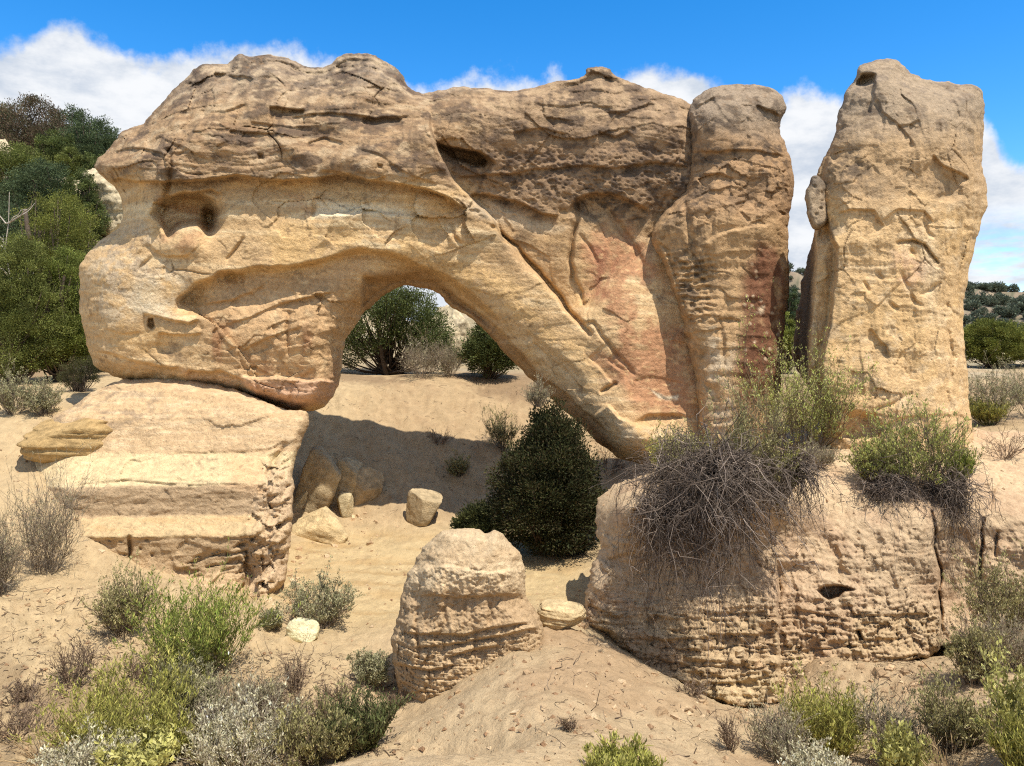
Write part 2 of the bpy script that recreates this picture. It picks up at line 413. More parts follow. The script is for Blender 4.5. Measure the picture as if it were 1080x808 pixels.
    # chipped blocks on the underside wall
    wm = sst(290, 315, ft.V) * sst(400, 360, ft.U) * sst(190, 225, ft.U) * sst(420, 400, ft.V)
    f, e = facets(X + 3, Z, 2.0, 9, .7); ft.H += wm * .055 * f
    f, e = facets(X, Z, 4.6, 10, .7); ft.H += wm * .035 * f
    for p in ([(212, 322), (250, 315), (280, 300)], [(236, 345), (275, 330), (310, 318), (352, 312)], [(290, 322), (330, 314), (352, 308)], [(255, 368), (300, 350), (320, 345)]):
        ft.step(p, .06, 14, side=1, lip=.03, lipfall=9)
    ft.crack([(304, 332), (302, 352), (303, 372)], 2.2, .10)
    ft.step([(384, 290), (383, 312), (379, 335), (372, 352)], .35, 40, side=-1, edge=2.5)
    ft.step([(384, 300), (400, 296), (425, 291), (445, 288)], .16, 10, side=1)
    # lower left wall
    ft.hole([(157, 336), (162, 335), (164, 345), (161, 348), (157, 345)], .25, 2)
    ft.blob(176, 365, 14, 8, -.12); ft.step([(100, 372), (125, 376), (150, 382), (178, 388), (190, 385)], .10, 14, lip=.05)
    ft.step([(150, 330), (175, 335), (200, 341), (212, 336)], .09, 14, lip=.06); ft.step([(166, 352), (190, 355), (214, 354)], .08, 10, lip=.05)
    ft.step([(108, 345), (130, 352), (150, 350)], .05, 12); ft.crack([(148, 285), (156, 276), (160, 272)], 2, .07); ft.crack([(240, 274), (250, 262), (258, 252)], 2, .09)
    ft.step([(196, 388), (220, 392), (245, 398), (262, 404)], .16, 14, lip=.05); ft.step([(100, 398), (140, 402), (180, 404)], .15, 12)
    # pink slab at the foot of the pier
    ft.step([(254, 398), (290, 398), (320, 402), (358, 402)], -.26, 60, side=1, edge=2); ft.crack([(268, 400), (275, 412), (282, 420)], 2.5, .08); ft.crack([(312, 402), (308, 418), (310, 428)], 2, .05)
    # big alcove with the boulder in it
    ft.hole([(158, 226), (163, 214), (178, 205), (196, 200), (214, 202), (226, 211), (231, 228), (226, 243), (218, 248), (205, 240), (192, 240), (176, 250), (168, 238), (160, 230)], .55, 9); ft.blob(222, 232, 9, 15, -.6, 15); ft.blob(205, 222, 18, 12, -.25, 10)
    ft.blob(222, 236, 10, 12, -.35); ft.blob(194, 257, 24, 15, .17, -4); ft.step([(178, 208), (200, 203), (222, 199), (232, 206)], .12, 10, lip=.12, lipfall=9)
    ft.step([(160, 214), (175, 218), (185, 211)], .1, 10, lip=.07)
    ft.step([(154, 255), (168, 266), (176, 270), (200, 269)], .08, 12)
    # set-back notch under the left nose
    ft.blob(135, 212, 16, 22, -.20); ft.step([(136, 196), (137, 212), (132, 232)], .06, 12, side=-1)
    ft.blob(150, 225, 14, 26, .12, 30)
    # band of broken facets between brow and span
    wm = sst(200, 215, ft.V) * sst(262, 245, ft.V) * sst(325, 345, ft.U) * sst(520, 490, ft.U)
    f, e = facets(X, Z, 1.9, 14, .8); ft.H += wm * .16 * f
    ft.step([(330, 226), (360, 226), (400, 224), (430, 228), (450, 234)], -.10, 22, lip=.0); ft.crack([(448, 246), (460, 242), (468, 240)], 2, .06); ft.crack([(476, 235), (480, 250), (488, 258)], 2, .10); ft.crack([(330, 210), (329, 228)], 1.8, .08)
    # thin bed lines across the red panel and the lower wall
    ft.H += .0015 * np.sin((ft.V + .05 * ft.U) * 1.1 + 3 * perlin(X * .8, Z * .8, 2)) * sst(250, 300, ft.V) * sst(600, 640, ft.U)

def arch_c(u, v, X, Y, Z, U, V, ft):
    c = base3(u.shape, TAN)
    n1 = fbm(X * .9, Y * .9, Z * 1.2, 4); n2 = fbm(X * 3.2 + 5, Y * 3, Z * 4.5, 4, .6); n3 = fbm(X * .5 + 2, 1, Z * 6 + .3 * X, 4, .6)
    n4 = fbm(X * 9, Y * 9, Z * 12, 3, .6)
    vv = v + 14 * n1 + 5 * n2
    c = mixc(c, sst(-.1, .6, n1), YEL, .6); c = mixc(c, sst(0, .55, n3), CREAM, .35)
    # upper cap and wall: grey-brown
    up = sst(205, 175, vv - .02 * (u - 300)); c = mixc(c, up, lin((162, 128, 94)), .9)
    c = mixc(c, up * sst(-.1, .4, n3), lin((128, 98, 72)), .75)
    top = np.maximum(sst(125, 70, vv), sst(470, 560, u) * sst(170, 120, vv)); c = mixc(c, top, GREY, .62)
    c = mixc(c, top * sst(.0, .45, n2), lin((104, 91, 80)), .65); c = mixc(c, up * sst(.05, .6, -n2), lin((186, 158, 124)), .55)
    c = mixc(c, sst(470, 560, u) * sst(300, 260, vv), lin((164, 128, 92)), .5); wall = sst(480, 520, u) * sst(245, 215, vv) * sst(120, 160, vv); c = mixc(c, wall, lin((140, 110, 84)), .7); c = mixc(c, wall * sst(.0, .4, n2), lin((92, 74, 62)), .75)
    # dark rain streaks / lichen
    st = sst(.0, .45, fbm(X * 2.2, 3.0, Z * .45, 4, .6)) ; c = mixc(c, up * st * sst(.0, .4, n2 + .2), DARK, .6); c = mixc(c, up * sst(.12, .42, fbm(X * 1.3 + 20, Y, Z * 2.4, 5, .62)), lin((92, 74, 62)), .75)
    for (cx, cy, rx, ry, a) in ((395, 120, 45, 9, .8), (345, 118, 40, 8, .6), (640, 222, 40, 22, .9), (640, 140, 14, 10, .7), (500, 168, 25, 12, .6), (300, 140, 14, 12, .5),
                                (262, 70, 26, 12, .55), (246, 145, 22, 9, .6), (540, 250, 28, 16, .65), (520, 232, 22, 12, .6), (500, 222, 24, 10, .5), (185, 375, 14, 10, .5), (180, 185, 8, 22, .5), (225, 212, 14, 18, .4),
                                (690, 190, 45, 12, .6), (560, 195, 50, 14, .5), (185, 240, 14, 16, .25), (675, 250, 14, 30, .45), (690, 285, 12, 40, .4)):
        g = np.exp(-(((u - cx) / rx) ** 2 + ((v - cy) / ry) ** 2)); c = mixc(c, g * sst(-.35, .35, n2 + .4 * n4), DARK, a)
    # red alcove back
    c = mixc(c, polymask(u, v, [(165, 205), (228, 205), (230, 240), (190, 266), (168, 250)], 6) * sst(-.4, .3, n1 + n2), RED, .5)
    # pale bleached band below the brow
    band = polymask(u, v, [(130, 200), (330, 196), (345, 200), (440, 226), (520, 250), (500, 275), (400, 262), (330, 236), (250, 228), (130, 240)], 12) * sst(206, 222, v)
    c = mixc(c, band * sst(-.3, .3, n3 + n1), CREAM, .55); c = mixc(c, polymask(u, v, [(336, 214), (385, 216), (440, 224), (450, 238), (380, 228), (330, 230)], 4), WHITE, .55)
    c = mixc(c, polymask(u, v, [(300, 202), (330, 202), (328, 232), (306, 230)], 6) * sst(-.3, .3, n2), RED, .4)
    c = mixc(c, polymask(u, v, [(480, 205), (520, 212), (560, 230), (600, 240), (590, 246), (540, 240), (490, 224)], 4), lin((196, 170, 138)), .55)
    # yellow span
    c = mixc(c, polymask(u, v, [(290, 235), (420, 240), (540, 290), (620, 380), (560, 360), (470, 292), (400, 262), (290, 280)], 14) * sst(-.5, .2, n1 + n2), YEL, .75)
    # weathered grey-white left bulge
    c = mixc(c, polymask(u, v, [(86, 290), (110, 255), (150, 230), (175, 270), (215, 300), (180, 330), (120, 345), (90, 330)], 12) * sst(-.3, .35, n2 + n1), lin((196, 172, 142)), .7)
    c = mixc(c, polymask(u, v, [(100, 255), (150, 240), (160, 290), (115, 320)], 14) * sst(.0, .4, n4 + n2), lin((150, 126, 104)), .5)
    c = mixc(c, polymask(u, v, [(140, 300), (165, 295), (175, 330), (140, 330)], 10), WHITE, .45)
    # orange-brown underside wall with darker streaks
    un = polymask(u, v, [(225, 305), (385, 275), (382, 330), (362, 365), (360, 402), (250, 398), (215, 370), (205, 330)], 10); c = mixc(c, un, ORANGE, .75)
    c = mixc(c, un * sst(.0, .5, fbm(X * 2.6, 0, Z * .5, 4)) * sst(330, 360, v), lin((140, 90, 58)), .6); c = mixc(c, un * sst(.25, .6, n2), lin((214, 180, 134)), .5)
    c = mixc(c, polymask(u, v, [(385, 288), (450, 284), (560, 380), (650, 470), (640, 480), (540, 385), (450, 306), (380, 345)], 5), lin((134, 96, 62)), .6)
    c = mixc(c, polymask(u, v, [(252, 400), (300, 402), (360, 402), (350, 424), (310, 434), (275, 424)], 5), PINK, .8); c = mixc(c, polymask(u, v, [(190, 388), (250, 400), (255, 415), (200, 405)], 5), PINK, .4)
    # red panel, flaking
    pan = polymask(u + 14 * n1 + 8 * n3, v, [(630, 246), (650, 235), (680, 262), (710, 310), (728, 360), (740, 420), (738, 442), (672, 438), (650, 405), (630, 375), (636, 335), (624, 300), (620, 265)], 12)
    c = mixc(c, pan * sst(-.85, .15, n1 + .6 * n2 + .6 * fbm(X * 2.5, 1, Z * .6, 3)), RED, .95)
    c = mixc(c, polymask(u, v, [(626, 262), (640, 262), (632, 320), (640, 315), (650, 270), (638, 300), (630, 320)], 5), lin((140, 78, 58)), .6)
    f1, f2, r1, r2, dx, dy = worley(u / 8.0 + .8 * n2, v / 6.0, 20)
    chips = sst(.28, .16, f1) * sst(.25, .5, r1 + .5 * n1); c = mixc(c, pan * chips, lin((206, 166, 116)), .6)
    c = mixc(c, polymask(u, v, [(688, 413), (700, 418), (714, 416), (713, 421), (694, 421)], 2), WHITE, .9)
    # sill and foot, pale
    c = mixc(c, polymask(u, v, [(630, 430), (660, 448), (735, 455), (745, 480), (690, 490), (650, 470)], 8) * sst(-.5, .2, n2), lin((206, 178, 142)), .7)
    dk = sst(.35, .6, n4) * sst(-.1, .3, n2); c = mixc(c, dk, BROWN, .45)
    c = mixc(c, ft.cr, lin((104, 78, 56)), .5); c = mixc(c, sst(.25, .55, n4 + .5 * n2) * sst(.05, .3, fbm(X * 1.7 + 50, Y, Z * 1.7, 3)), lin((120, 94, 70)), .5)
    k = 1 + .12 * n4 + .10 * n3
    return [a * k for a in c]

arch = tag(empty('natural_arch', P(400, 440, 15.2)), 'massive tan sandstone arch with a single round-topped opening and a domed left end', 'rock arch')
ao = np.array(arch.location)
o = relief('arch_wall', ARCH, arch_Y0, arch_T, arch_R, arch_h, arch_c, M_rock, arch, Tb=.75, Rb=50, loc=ao, step=1.05)

# ---------------------------------------------------------------- the pillar joined to the arch's right end
PIL = [(728, 112), (739, 100), (752, 93), (768, 89), (795, 89), (814, 93), (826, 103), (829, 116), (822, 129), (824, 142), (830, 158), (836, 174),
       (837, 192), (834, 215), (831, 238), (831, 260), (833, 285), (830, 330), (826, 380), (822, 430), (815, 500), (760, 505), (740, 490), (737, 460), (735, 430), (731, 390), (722, 350), (712, 315), (700, 282), (688, 258), (690, 240), (702, 222), (718, 206), (726, 185), (728, 150)]
def pil_h(ft, X, Y, Z, U, V, d):
    rock_noise(ft, X, Y, Z, .8, .05, .045, 2.0, sx=1.0)
    ft.crack([(729, 112), (727, 150), (726, 190), (722, 215), (728, 250), (735, 290)], 3.5, .10); ft.step([(690, 250), (700, 262), (712, 290), (722, 330)], .08, 20, side=-1)
    ft.H -= .003 * np.clip(150 - ft.V, 0, 100)
    ft.step([(796, 110), (806, 116), (822, 121), (830, 118)], .13, 12, lip=.05); ft.step([(728, 116), (745, 108), (753, 102)], .10, 14, side=1)
    ft.step([(732, 160), (770, 158), (800, 160), (830, 166)], .10, 26); ft.step([(736, 185), (760, 184), (775, 190)], .08, 12)
    ft.step([(740, 257), (770, 243), (795, 238), (815, 236)], -.09, 30); ft.step([(690, 250), (704, 262), (712, 285), (716, 300)], .07, 20)
    ft.step([(776, 215), (782, 228), (790, 236)], .08, 14, side=-1)
    wm = sst(150, 175, ft.V) * sst(245, 225, ft.V)
    f1, f2, r1, r2, dx, dy = worley(X * 4, Z * 5.5, 7); f, e = chips(X, Z, 3.4, 61, .6); ft.H += wm * .09 * f; f, e = chips(X, Z, 8, 62, .6); ft.H += wm * .035 * f
    wm2 = sst(262, 275, ft.V) * sst(350, 330, ft.V) * sst(762, 742, ft.U)
    ft.H += wm2 * .018 * np.sin(ft.V * .95 + 4 * perlin(X * 2, 1, Z * 2)); f1, f2, r1, r2, dx, dy = worley(X * 6, Z * 9, 8); ft.H -= wm2 * .06 * sst(.4, .15, f1)
    ft.H += .008 * np.sin(ft.V * .55 + 3 * perlin(X, 5, Z)) * sst(240, 270, ft.V)
    ft.blob(724, 266, 4, 4, -.10); ft.step([(756, 338), (770, 337), (782, 340)], .07, 9); ft.crack([(756, 340), (762, 360), (764, 385)], 2.4, .07)
    ft.step([(726, 350), (745, 350), (760, 348)], .07, 12); ft.blob(742, 378, 10, 16, -.12); ft.step([(738, 400), (750, 420), (752, 450)], .07, 14, side=-1)
    ft.crack([(820, 240), (822, 300), (818, 360)], 3, .06)
def pil_c(u, v, X, Y, Z, U, V, ft):
    c = base3(u.shape, lin((178, 140, 98))); n1 = fbm(X * .9, Y, Z * 1.2, 4); n2 = fbm(X * 3.4, Y * 3, Z * 4.5, 4, .6); n3 = fbm(X * .5, 1, Z * 7, 4, .6); n4 = fbm(X * 9, Y * 9, Z * 12, 3, .6)
    vv = v + 10 * n1
    c = mixc(c, sst(245, 215, vv), lin((158, 122, 88)), .8); c = mixc(c, sst(160, 120, vv), GREY, .75); c = mixc(c, sst(250, 160, vv) * sst(.0, .45, n2), lin((96, 80, 68)), .65)
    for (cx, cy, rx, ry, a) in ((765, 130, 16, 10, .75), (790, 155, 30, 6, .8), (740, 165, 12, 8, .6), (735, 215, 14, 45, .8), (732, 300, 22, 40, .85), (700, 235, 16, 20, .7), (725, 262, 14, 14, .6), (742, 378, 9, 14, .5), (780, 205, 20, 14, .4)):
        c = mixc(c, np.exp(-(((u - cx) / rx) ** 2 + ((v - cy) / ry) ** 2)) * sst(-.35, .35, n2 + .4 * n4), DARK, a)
    # red-brown varnish, with the tower's shadow on it put into the same colour
    va = polymask(u + 6 * n1 + 3 * n3, v, [(800, 252), (818, 262), (828, 290), (826, 400), (800, 430), (776, 420), (780, 360), (784, 315), (790, 285)], 8) * sst(-1.2, -.25, n1 + n2 * .6)
    c = mixc(c, va, VARN_SHADE, .9); f1, f2, r1, r2, dx, dy = worley(u / 9.0, v / 10.0, 31); c = mixc(c, va * sst(.22, .14, f1) * sst(.35, .5, r1), lin((190, 158, 126)), .9)
    c = mixc(c, va * polymask(u, v, [(800, 326), (807, 322), (806, 332), (801, 332)], 2), lin((206, 176, 142)), .9)
    c = mixc(c, polymask(u, v, [(745, 340), (772, 345), (776, 400), (770, 470), (745, 450)], 8) * sst(-.4, .3, n2 + n1), lin((196, 172, 142)), .7)
    c = mixc(c, sst(390, 440, v) * sst(760, 745, u), lin((176, 140, 100)), .6)
    c = mixc(c, ft.cr, lin((104, 78, 56)), .5); c = mixc(c, sst(.25, .55, n4 + .5 * n2) * sst(.05, .3, fbm(X * 1.7 + 50, Y, Z * 1.7, 3)), lin((120, 94, 70)), .5)
    k = 1 + .12 * n4 + .10 * n3
    return [a * k for a in c]
relief('pillar', PIL, lambda U, V: 15.42 - .0014 * np.clip(V - 100, 0, 400) + .25 * sst(760, 680, U) * sst(320, 220, V), lambda U, V: .95 - .25 * sst(760, 690, U), lambda U, V: 34 - 25 * sst(765, 715, U) * sst(190, 240, V), pil_h, pil_c, M_rock, arch, Tb=.8, loc=ao, seed=2.0, step=1.05)

# ================================================================ free-standing tower
TOW = [(904, 72), (912, 66), (930, 63), (944, 63), (952, 71), (968, 79), (988, 86), (1010, 87), (1030, 90), (1037, 104), (1038, 126), (1036, 150), (1035, 165), (1039, 185), (1041, 204),
       (1038, 225), (1032, 245), (1026, 270), (1020, 300), (1016, 330), (1017, 360), (1021, 400), (1024, 435), (1028, 470), (1032, 530), (880, 540), (868, 460), (858, 420), (846, 400), (836, 380), (838, 350), (846, 300), (854, 262), (860, 235),
       (862, 205), (861, 188), (866, 172), (876, 152), (882, 136), (884, 118), (892, 95), (901, 84)]
def tow_h(ft, X, Y, Z, U, V, d):
    rock_noise(ft, X, Y, Z, .8, .035, .055, 4.0, sx=1.1)
    ft.H -= .004 * np.clip(150 - ft.V, 0, 100)
    Hn = ft.H.copy(); ft.H[:] = 0
    # sunk left flank: slot face dropping back, then the pale rib
    ft.step([(876, 150), (868, 180), (866, 212), (872, 238), (880, 262), (878, 290), (876, 330), (868, 380), (866, 420)], .50, 90, side=1, edge=3, ends=.05)
    Hs = ft.H.copy(); ft.H[:] = 0
    ft.hole([(902, 82), (910, 79), (923, 79), (924, 88), (914, 92), (902, 90)], .5, 3); ft.step([(900, 78), (915, 77), (926, 80)], .10, 8, lip=.10, lipfall=10)
    ft.step([(925, 78), (922, 100), (918, 118), (900, 134), (882, 140)], .18, 40, side=1, lip=.05)
    ft.step([(926, 100), (930, 118), (945, 130), (960, 145), (966, 156)], .12, 26, side=1); ft.step([(944, 132), (958, 130), (970, 125)], .10, 14)
    ft.step([(985, 165), (996, 172), (1004, 176), (1020, 178), (1018, 196), (1012, 212)], .0, 10); ft.hole([(992, 178), (1008, 182), (1016, 190), (1020, 208), (1006, 216), (980, 208), (994, 200)], .22, 10)
    ft.step([(984, 164), (996, 175), (1012, 181), (1022, 190)], .16, 24, lip=.06)
    for p in ([(1004, 105), (1010, 125), (1018, 145)], [(1018, 135), (1026, 150)], [(1000, 100), (1008, 112)]): ft.crack(p, 3, .08)
    ft.step([(882, 224), (905, 220), (922, 221), (930, 234), (936, 240)], .13, 14, lip=.06); ft.step([(930, 234), (950, 222), (975, 222), (985, 236)], .08, 16, lip=.05)
    ft.crack([(946, 256), (962, 254), (975, 258), (982, 270), (988, 278)], 1.6, .22); ft.step([(940, 257), (962, 253), (978, 260), (990, 280)], .06, 24, side=1)
    ft.crack([(974, 232), (980, 246), (986, 250)], 2, .10)
    for p in ([(926, 290), (930, 294)], [(953, 290), (957, 302)], [(962, 310), (966, 318), (974, 322)], [(910, 298), (916, 306)], [(976, 310), (990, 300)], [(1000, 322), (1010, 334)], [(938, 318), (946, 324)], [(960, 264), (964, 268)]): ft.crack(p, 2.2, .12)
    ft.step([(915, 345), (925, 355), (935, 366), (938, 380)], .10, 12, side=1, lip=.05); ft.crack([(1000, 350), (1006, 380), (998, 410), (1004, 430)], 2.6, .14)
    ft.step([(905, 356), (910, 390), (912, 420)], .07, 18, side=1); ft.crack([(920, 432), (945, 424), (962, 416)], 2.2, .09)
    ft.hole([(890, 436), (906, 432), (922, 436), (932, 450), (928, 462), (900, 466), (888, 460)], .35, 6); ft.step([(886, 434), (906, 431), (924, 435)], .10, 16, lip=.05)
    ft.step([(925, 450), (960, 440), (990, 436), (1022, 440)], .08, 14)
    wm = sst(155, 170, ft.V) * sst(240, 215, ft.V) * sst(925, 900, ft.U)
    f, e = chips(X, Z, 4, 63, .8); ft.H += wm * .08 * f
    ft.crack([(1020, 210), (1016, 250), (1012, 290), (1008, 320)], 3, .10)
    ft.H = Hn + Hs + .62 * ft.H
def tow_c(u, v, X, Y, Z, U, V, ft):
    c = base3(u.shape, lin((203, 164, 116))); n1 = fbm(X * .9, Y, Z * 1.0, 4); n2 = fbm(X * 3, Y * 3, Z * 4, 4, .6); n3 = fbm(X * .5, 1, Z * 6, 4, .6); n4 = fbm(X * 9, Y * 9, Z * 12, 3, .6)
    vv = v + 16 * n1 + 6 * n2
    c = mixc(c, sst(-.1, .5, n1), YEL, .5); c = mixc(c, sst(.0, .5, n2), lin((214, 184, 146)), .4)
    c = mixc(c, sst(235, 190, vv), lin((172, 138, 102)), .75); c = mixc(c, sst(165, 110, vv), GREY, .7); c = mixc(c, sst(200, 120, vv) * sst(.05, .5, n2), lin((108, 92, 80)), .5)
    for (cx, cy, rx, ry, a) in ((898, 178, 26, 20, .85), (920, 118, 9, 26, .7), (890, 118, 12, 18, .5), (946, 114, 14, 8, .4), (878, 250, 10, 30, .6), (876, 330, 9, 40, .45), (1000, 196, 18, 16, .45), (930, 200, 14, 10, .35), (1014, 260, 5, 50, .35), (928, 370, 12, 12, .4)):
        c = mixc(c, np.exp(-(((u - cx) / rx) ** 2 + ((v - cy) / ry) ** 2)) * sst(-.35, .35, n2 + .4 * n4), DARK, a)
    c = mixc(c, polymask(u, v, [(940, 265), (985, 275), (975, 300), (945, 300)], 10) * sst(-.3, .3, n2), PINK, .5)
    c = mixc(c, polymask(u, v, [(834, 250), (858, 250), (856, 330), (850, 420), (836, 420)], 3), lin((82, 64, 52)), .85)  # dark varnish, with the slot's shade painted into the colour
    c = mixc(c, polymask(u, v, [(968, 250), (985, 248), (990, 300), (985, 340), (975, 300)], 8), WHITE, .3)
    c = mixc(c, ft.cr, lin((104, 78, 56)), .5); c = mixc(c, sst(.25, .55, n4 + .5 * n2) * sst(.05, .3, fbm(X * 1.7 + 50, Y, Z * 1.7, 3)), lin((120, 94, 70)), .5)
    k = 1 + .13 * n4 + .08 * n3
    return [a * k for a in c]
tower = tag(empty('rock_tower', P(945, 470, 13.6)), 'free-standing tan sandstone tower with a flat sloping top right of the narrow slot', 'rock tower')
to = np.array(tower.location)
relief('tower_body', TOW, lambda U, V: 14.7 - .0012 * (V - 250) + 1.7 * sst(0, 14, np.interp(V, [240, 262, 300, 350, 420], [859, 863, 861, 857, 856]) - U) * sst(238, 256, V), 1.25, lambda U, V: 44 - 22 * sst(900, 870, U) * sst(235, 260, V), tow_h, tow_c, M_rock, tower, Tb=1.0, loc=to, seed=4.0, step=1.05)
FIN = [(852, 196), (855, 188), (862, 184), (868, 190), (871, 205), (874, 225), (872, 236), (862, 243), (855, 238), (852, 222), (851, 205)]
def fin_h(ft, X, Y, Z, U, V, d): rock_noise(ft, X, Y, Z, .3, .02, .03, 5.0); f1, f2, r1, r2, dx, dy = worley(X * 9, Z * 9, 3); ft.H -= .04 * sst(.4, .15, f1) * sst(.1, .4, r1)
def fin_c(u, v, X, Y, Z, U, V, ft):
    n = fbm(X * 6, Y * 6, Z * 6, 4, .6); c = mixc(base3(u.shape, lin((168, 142, 114))), sst(-.1, .4, n), DARK, .6); return mixc(c, sst(203, 192, v), lin((104, 90, 78)), .8)
relief('flake', FIN, 14.0, .30, 7, fin_h, fin_c, M_rock, tower, Tb=.35, Rb=10, loc=to, fade=2, seed=5.0, rough=1.6)

# ================================================================ banded ledge under the arch's left end
BEN = [(58, 438), (80, 428), (96, 414), (120, 404), (145, 399), (200, 400), (240, 408), (280, 424), (306, 432), (324, 434), (327, 446), (320, 462), (314, 480), (309, 498), (310, 515), (309, 535), (306, 560), (304, 585), (300, 612), (280, 640), (240, 650), (170, 648), (100, 640), (60, 610), (30, 560), (24, 495), (40, 455)]
def ben_Y0(U, V):
    v = V + .014 * (U - 160) + 2.6 * perlin(U / 34, V / 60, 4.2) + 1.2 * perlin(U / 9, V / 20, 1.2)
    y = np.interp(v, [395, 406, 440, 476, 479, 511, 514, 543, 546, 565, 569, 604, 612, 660], [15.1, 14.7, 14.05, 13.70, 13.66, 12.95, 12.93, 12.86, 12.80, 12.45, 12.49, 12.46, 12.38, 11.9])
    rt = sst(262, 300, U); y2 = np.interp(V, [430, 480, 530, 620, 660], [14.3, 13.7, 12.9, 12.2, 11.9])
    return (y * (1 - rt) + y2 * rt + .5 * sst(70, 20, U)).astype(np.float32)
def ben_h(ft, X, Y, Z, U, V, d):
    ft.H += .05 * fbm(X * .8, Y * .8, Z, 3) + .018 * fbm(X * 1.2, Y * 3, Z * 7, 4, .6) + .008 * fbm(X * 7, Y * 7, Z * 9, 3)
    rt = sst(252, 274, ft.U + .25 * (ft.V - 560)) * sst(470, 500, ft.V)
    f, e = facets(X, Z, 3.2, 21); ft.H += rt * .26 * f; f, e = facets(X, Z, 7.5, 22, .8, .4); ft.H += rt * .13 * f; ft.H += rt * .03 * fbm(X * 14, Y * 14, Z * 14, 3)
    ft.step([(180, 477), (240, 478), (300, 470)], .05, 6); ft.step([(70, 511), (130, 507), (200, 510), (262, 511)], .05, 5, lip=.03, lipfall=3)
    ft.step([(66, 503), (100, 506), (140, 506)], .05, 4); ft.step([(185, 503), (205, 507), (222, 508)], .06, 4)
    f1, f2, r1, r2, dx, dy = worley(X * 6, Z * 6, 23); pit = sst(.16, .06, f1) * sst(.45, .6, r1)
    ft.H -= .06 * sst(.24, .06, f1) * sst(.1, .4, r1) * sst(566, 572, ft.V) * sst(606, 598, ft.V); f, e = chips(X, Z, 2.6, 24, .35); ft.H += .035 * f; f, e = chips(X, Z, 6, 25, .4, .3); ft.H += .018 * f * sst(505, 520, ft.V)
    ft.crack([(136, 566), (137, 580), (136, 594)], 2, .2)
    wm = polymask(ft.U, ft.V, [(185, 590), (230, 580), (258, 565), (262, 590), (240, 605), (190, 612)], 6)
    ft.H -= wm * .09 * sst(-.1, .3, fbm(X * 1.6, 3, Z * 9 - X * 2.2, 3, .6))
    ft.step([(150, 607), (180, 612), (220, 606), (260, 600)], -.05, 20)
    ft.crack([(300, 470), (290, 485), (282, 500)], 3, .15); ft.step([(282, 478), (292, 500), (300, 520)], .1, 14, side=-1)
def ben_c(u, v, X, Y, Z, U, V, ft):
    n1 = fbm(X * .9, Y, Z * 1.4, 4); n2 = fbm(X * 4, Y * 4, Z * 6, 4, .6); n3 = fbm(X * 1.2, 1, Z * 12, 4, .6); n4 = fbm(X * 12, Y * 12, Z * 14, 3, .6)
    vv = v + .014 * (u - 160) + 1.5 * n2
    c = base3(u.shape, lin((200, 164, 118)))
    c = mixc(c, sst(.0, .5, n2) * sst(470, 440, vv) * sst(230, 130, u), lin((146, 122, 96)), .7); c = mixc(c, sst(-.1, .5, n3) * sst(478, 470, vv), lin((212, 182, 140)), .5)
    c = mixc(c, sst(477, 480, vv) * sst(513, 511, vv), lin((212, 184, 134)), .95)
    c = mixc(c, sst(477, 480, vv) * sst(513, 511, vv) * np.exp(-(((u - 210) / 22) ** 2 + ((v - 487) / 10) ** 2)) * sst(-.2, .3, n4), lin((150, 124, 92)), .7)
    c = mixc(c, sst(511, 514, vv) * sst(546, 543, vv), lin((176, 146, 108)), .95); c = mixc(c, sst(508, 509, vv) * sst(514, 512, vv), lin((214, 186, 138)), .7)
    c = mixc(c, sst(544, 546, vv) * sst(568, 566, vv), lin((202, 170, 120)), .95); c = mixc(c, sst(544, 546, vv) * sst(568, 566, vv) * sst(.1, .4, n3), lin((192, 152, 100)), .6)
    c = mixc(c, sst(566, 569, vv) * sst(612, 600, vv), lin((188, 156, 114)), .95); c = mixc(c, sst(600, 615, vv), lin((202, 168, 124)), .9)
    rt = sst(255, 285, u + 6 * n2) * sst(480, 500, v); c = mixc(c, rt, lin((206, 172, 130)), .8); c = mixc(c, polymask(u, v, [(240, 480), (280, 480), (275, 520), (240, 512)], 10), lin((208, 160, 110)), .5)
    c = mixc(c, sst(.3, .55, n4) * sst(-.1, .3, n2), lin((128, 100, 72)), .45)
    k = 1 + .10 * n4 + .06 * n3
    return [a * k for a in c]
bl = P(180, 620, 12.6)
o = relief('banded_ledge', BEN, ben_Y0, .5, 16, ben_h, ben_c, M_rock, None, Tb=1.6, Rb=30, loc=bl, seed=6.0, rough=1.8, fade=5, warp=2.0, tint=(.86, .875, .87))
tag(o, 'stepped sandstone ledge with cream and grey bands, below the overhanging end of the arch', 'rock ledge')

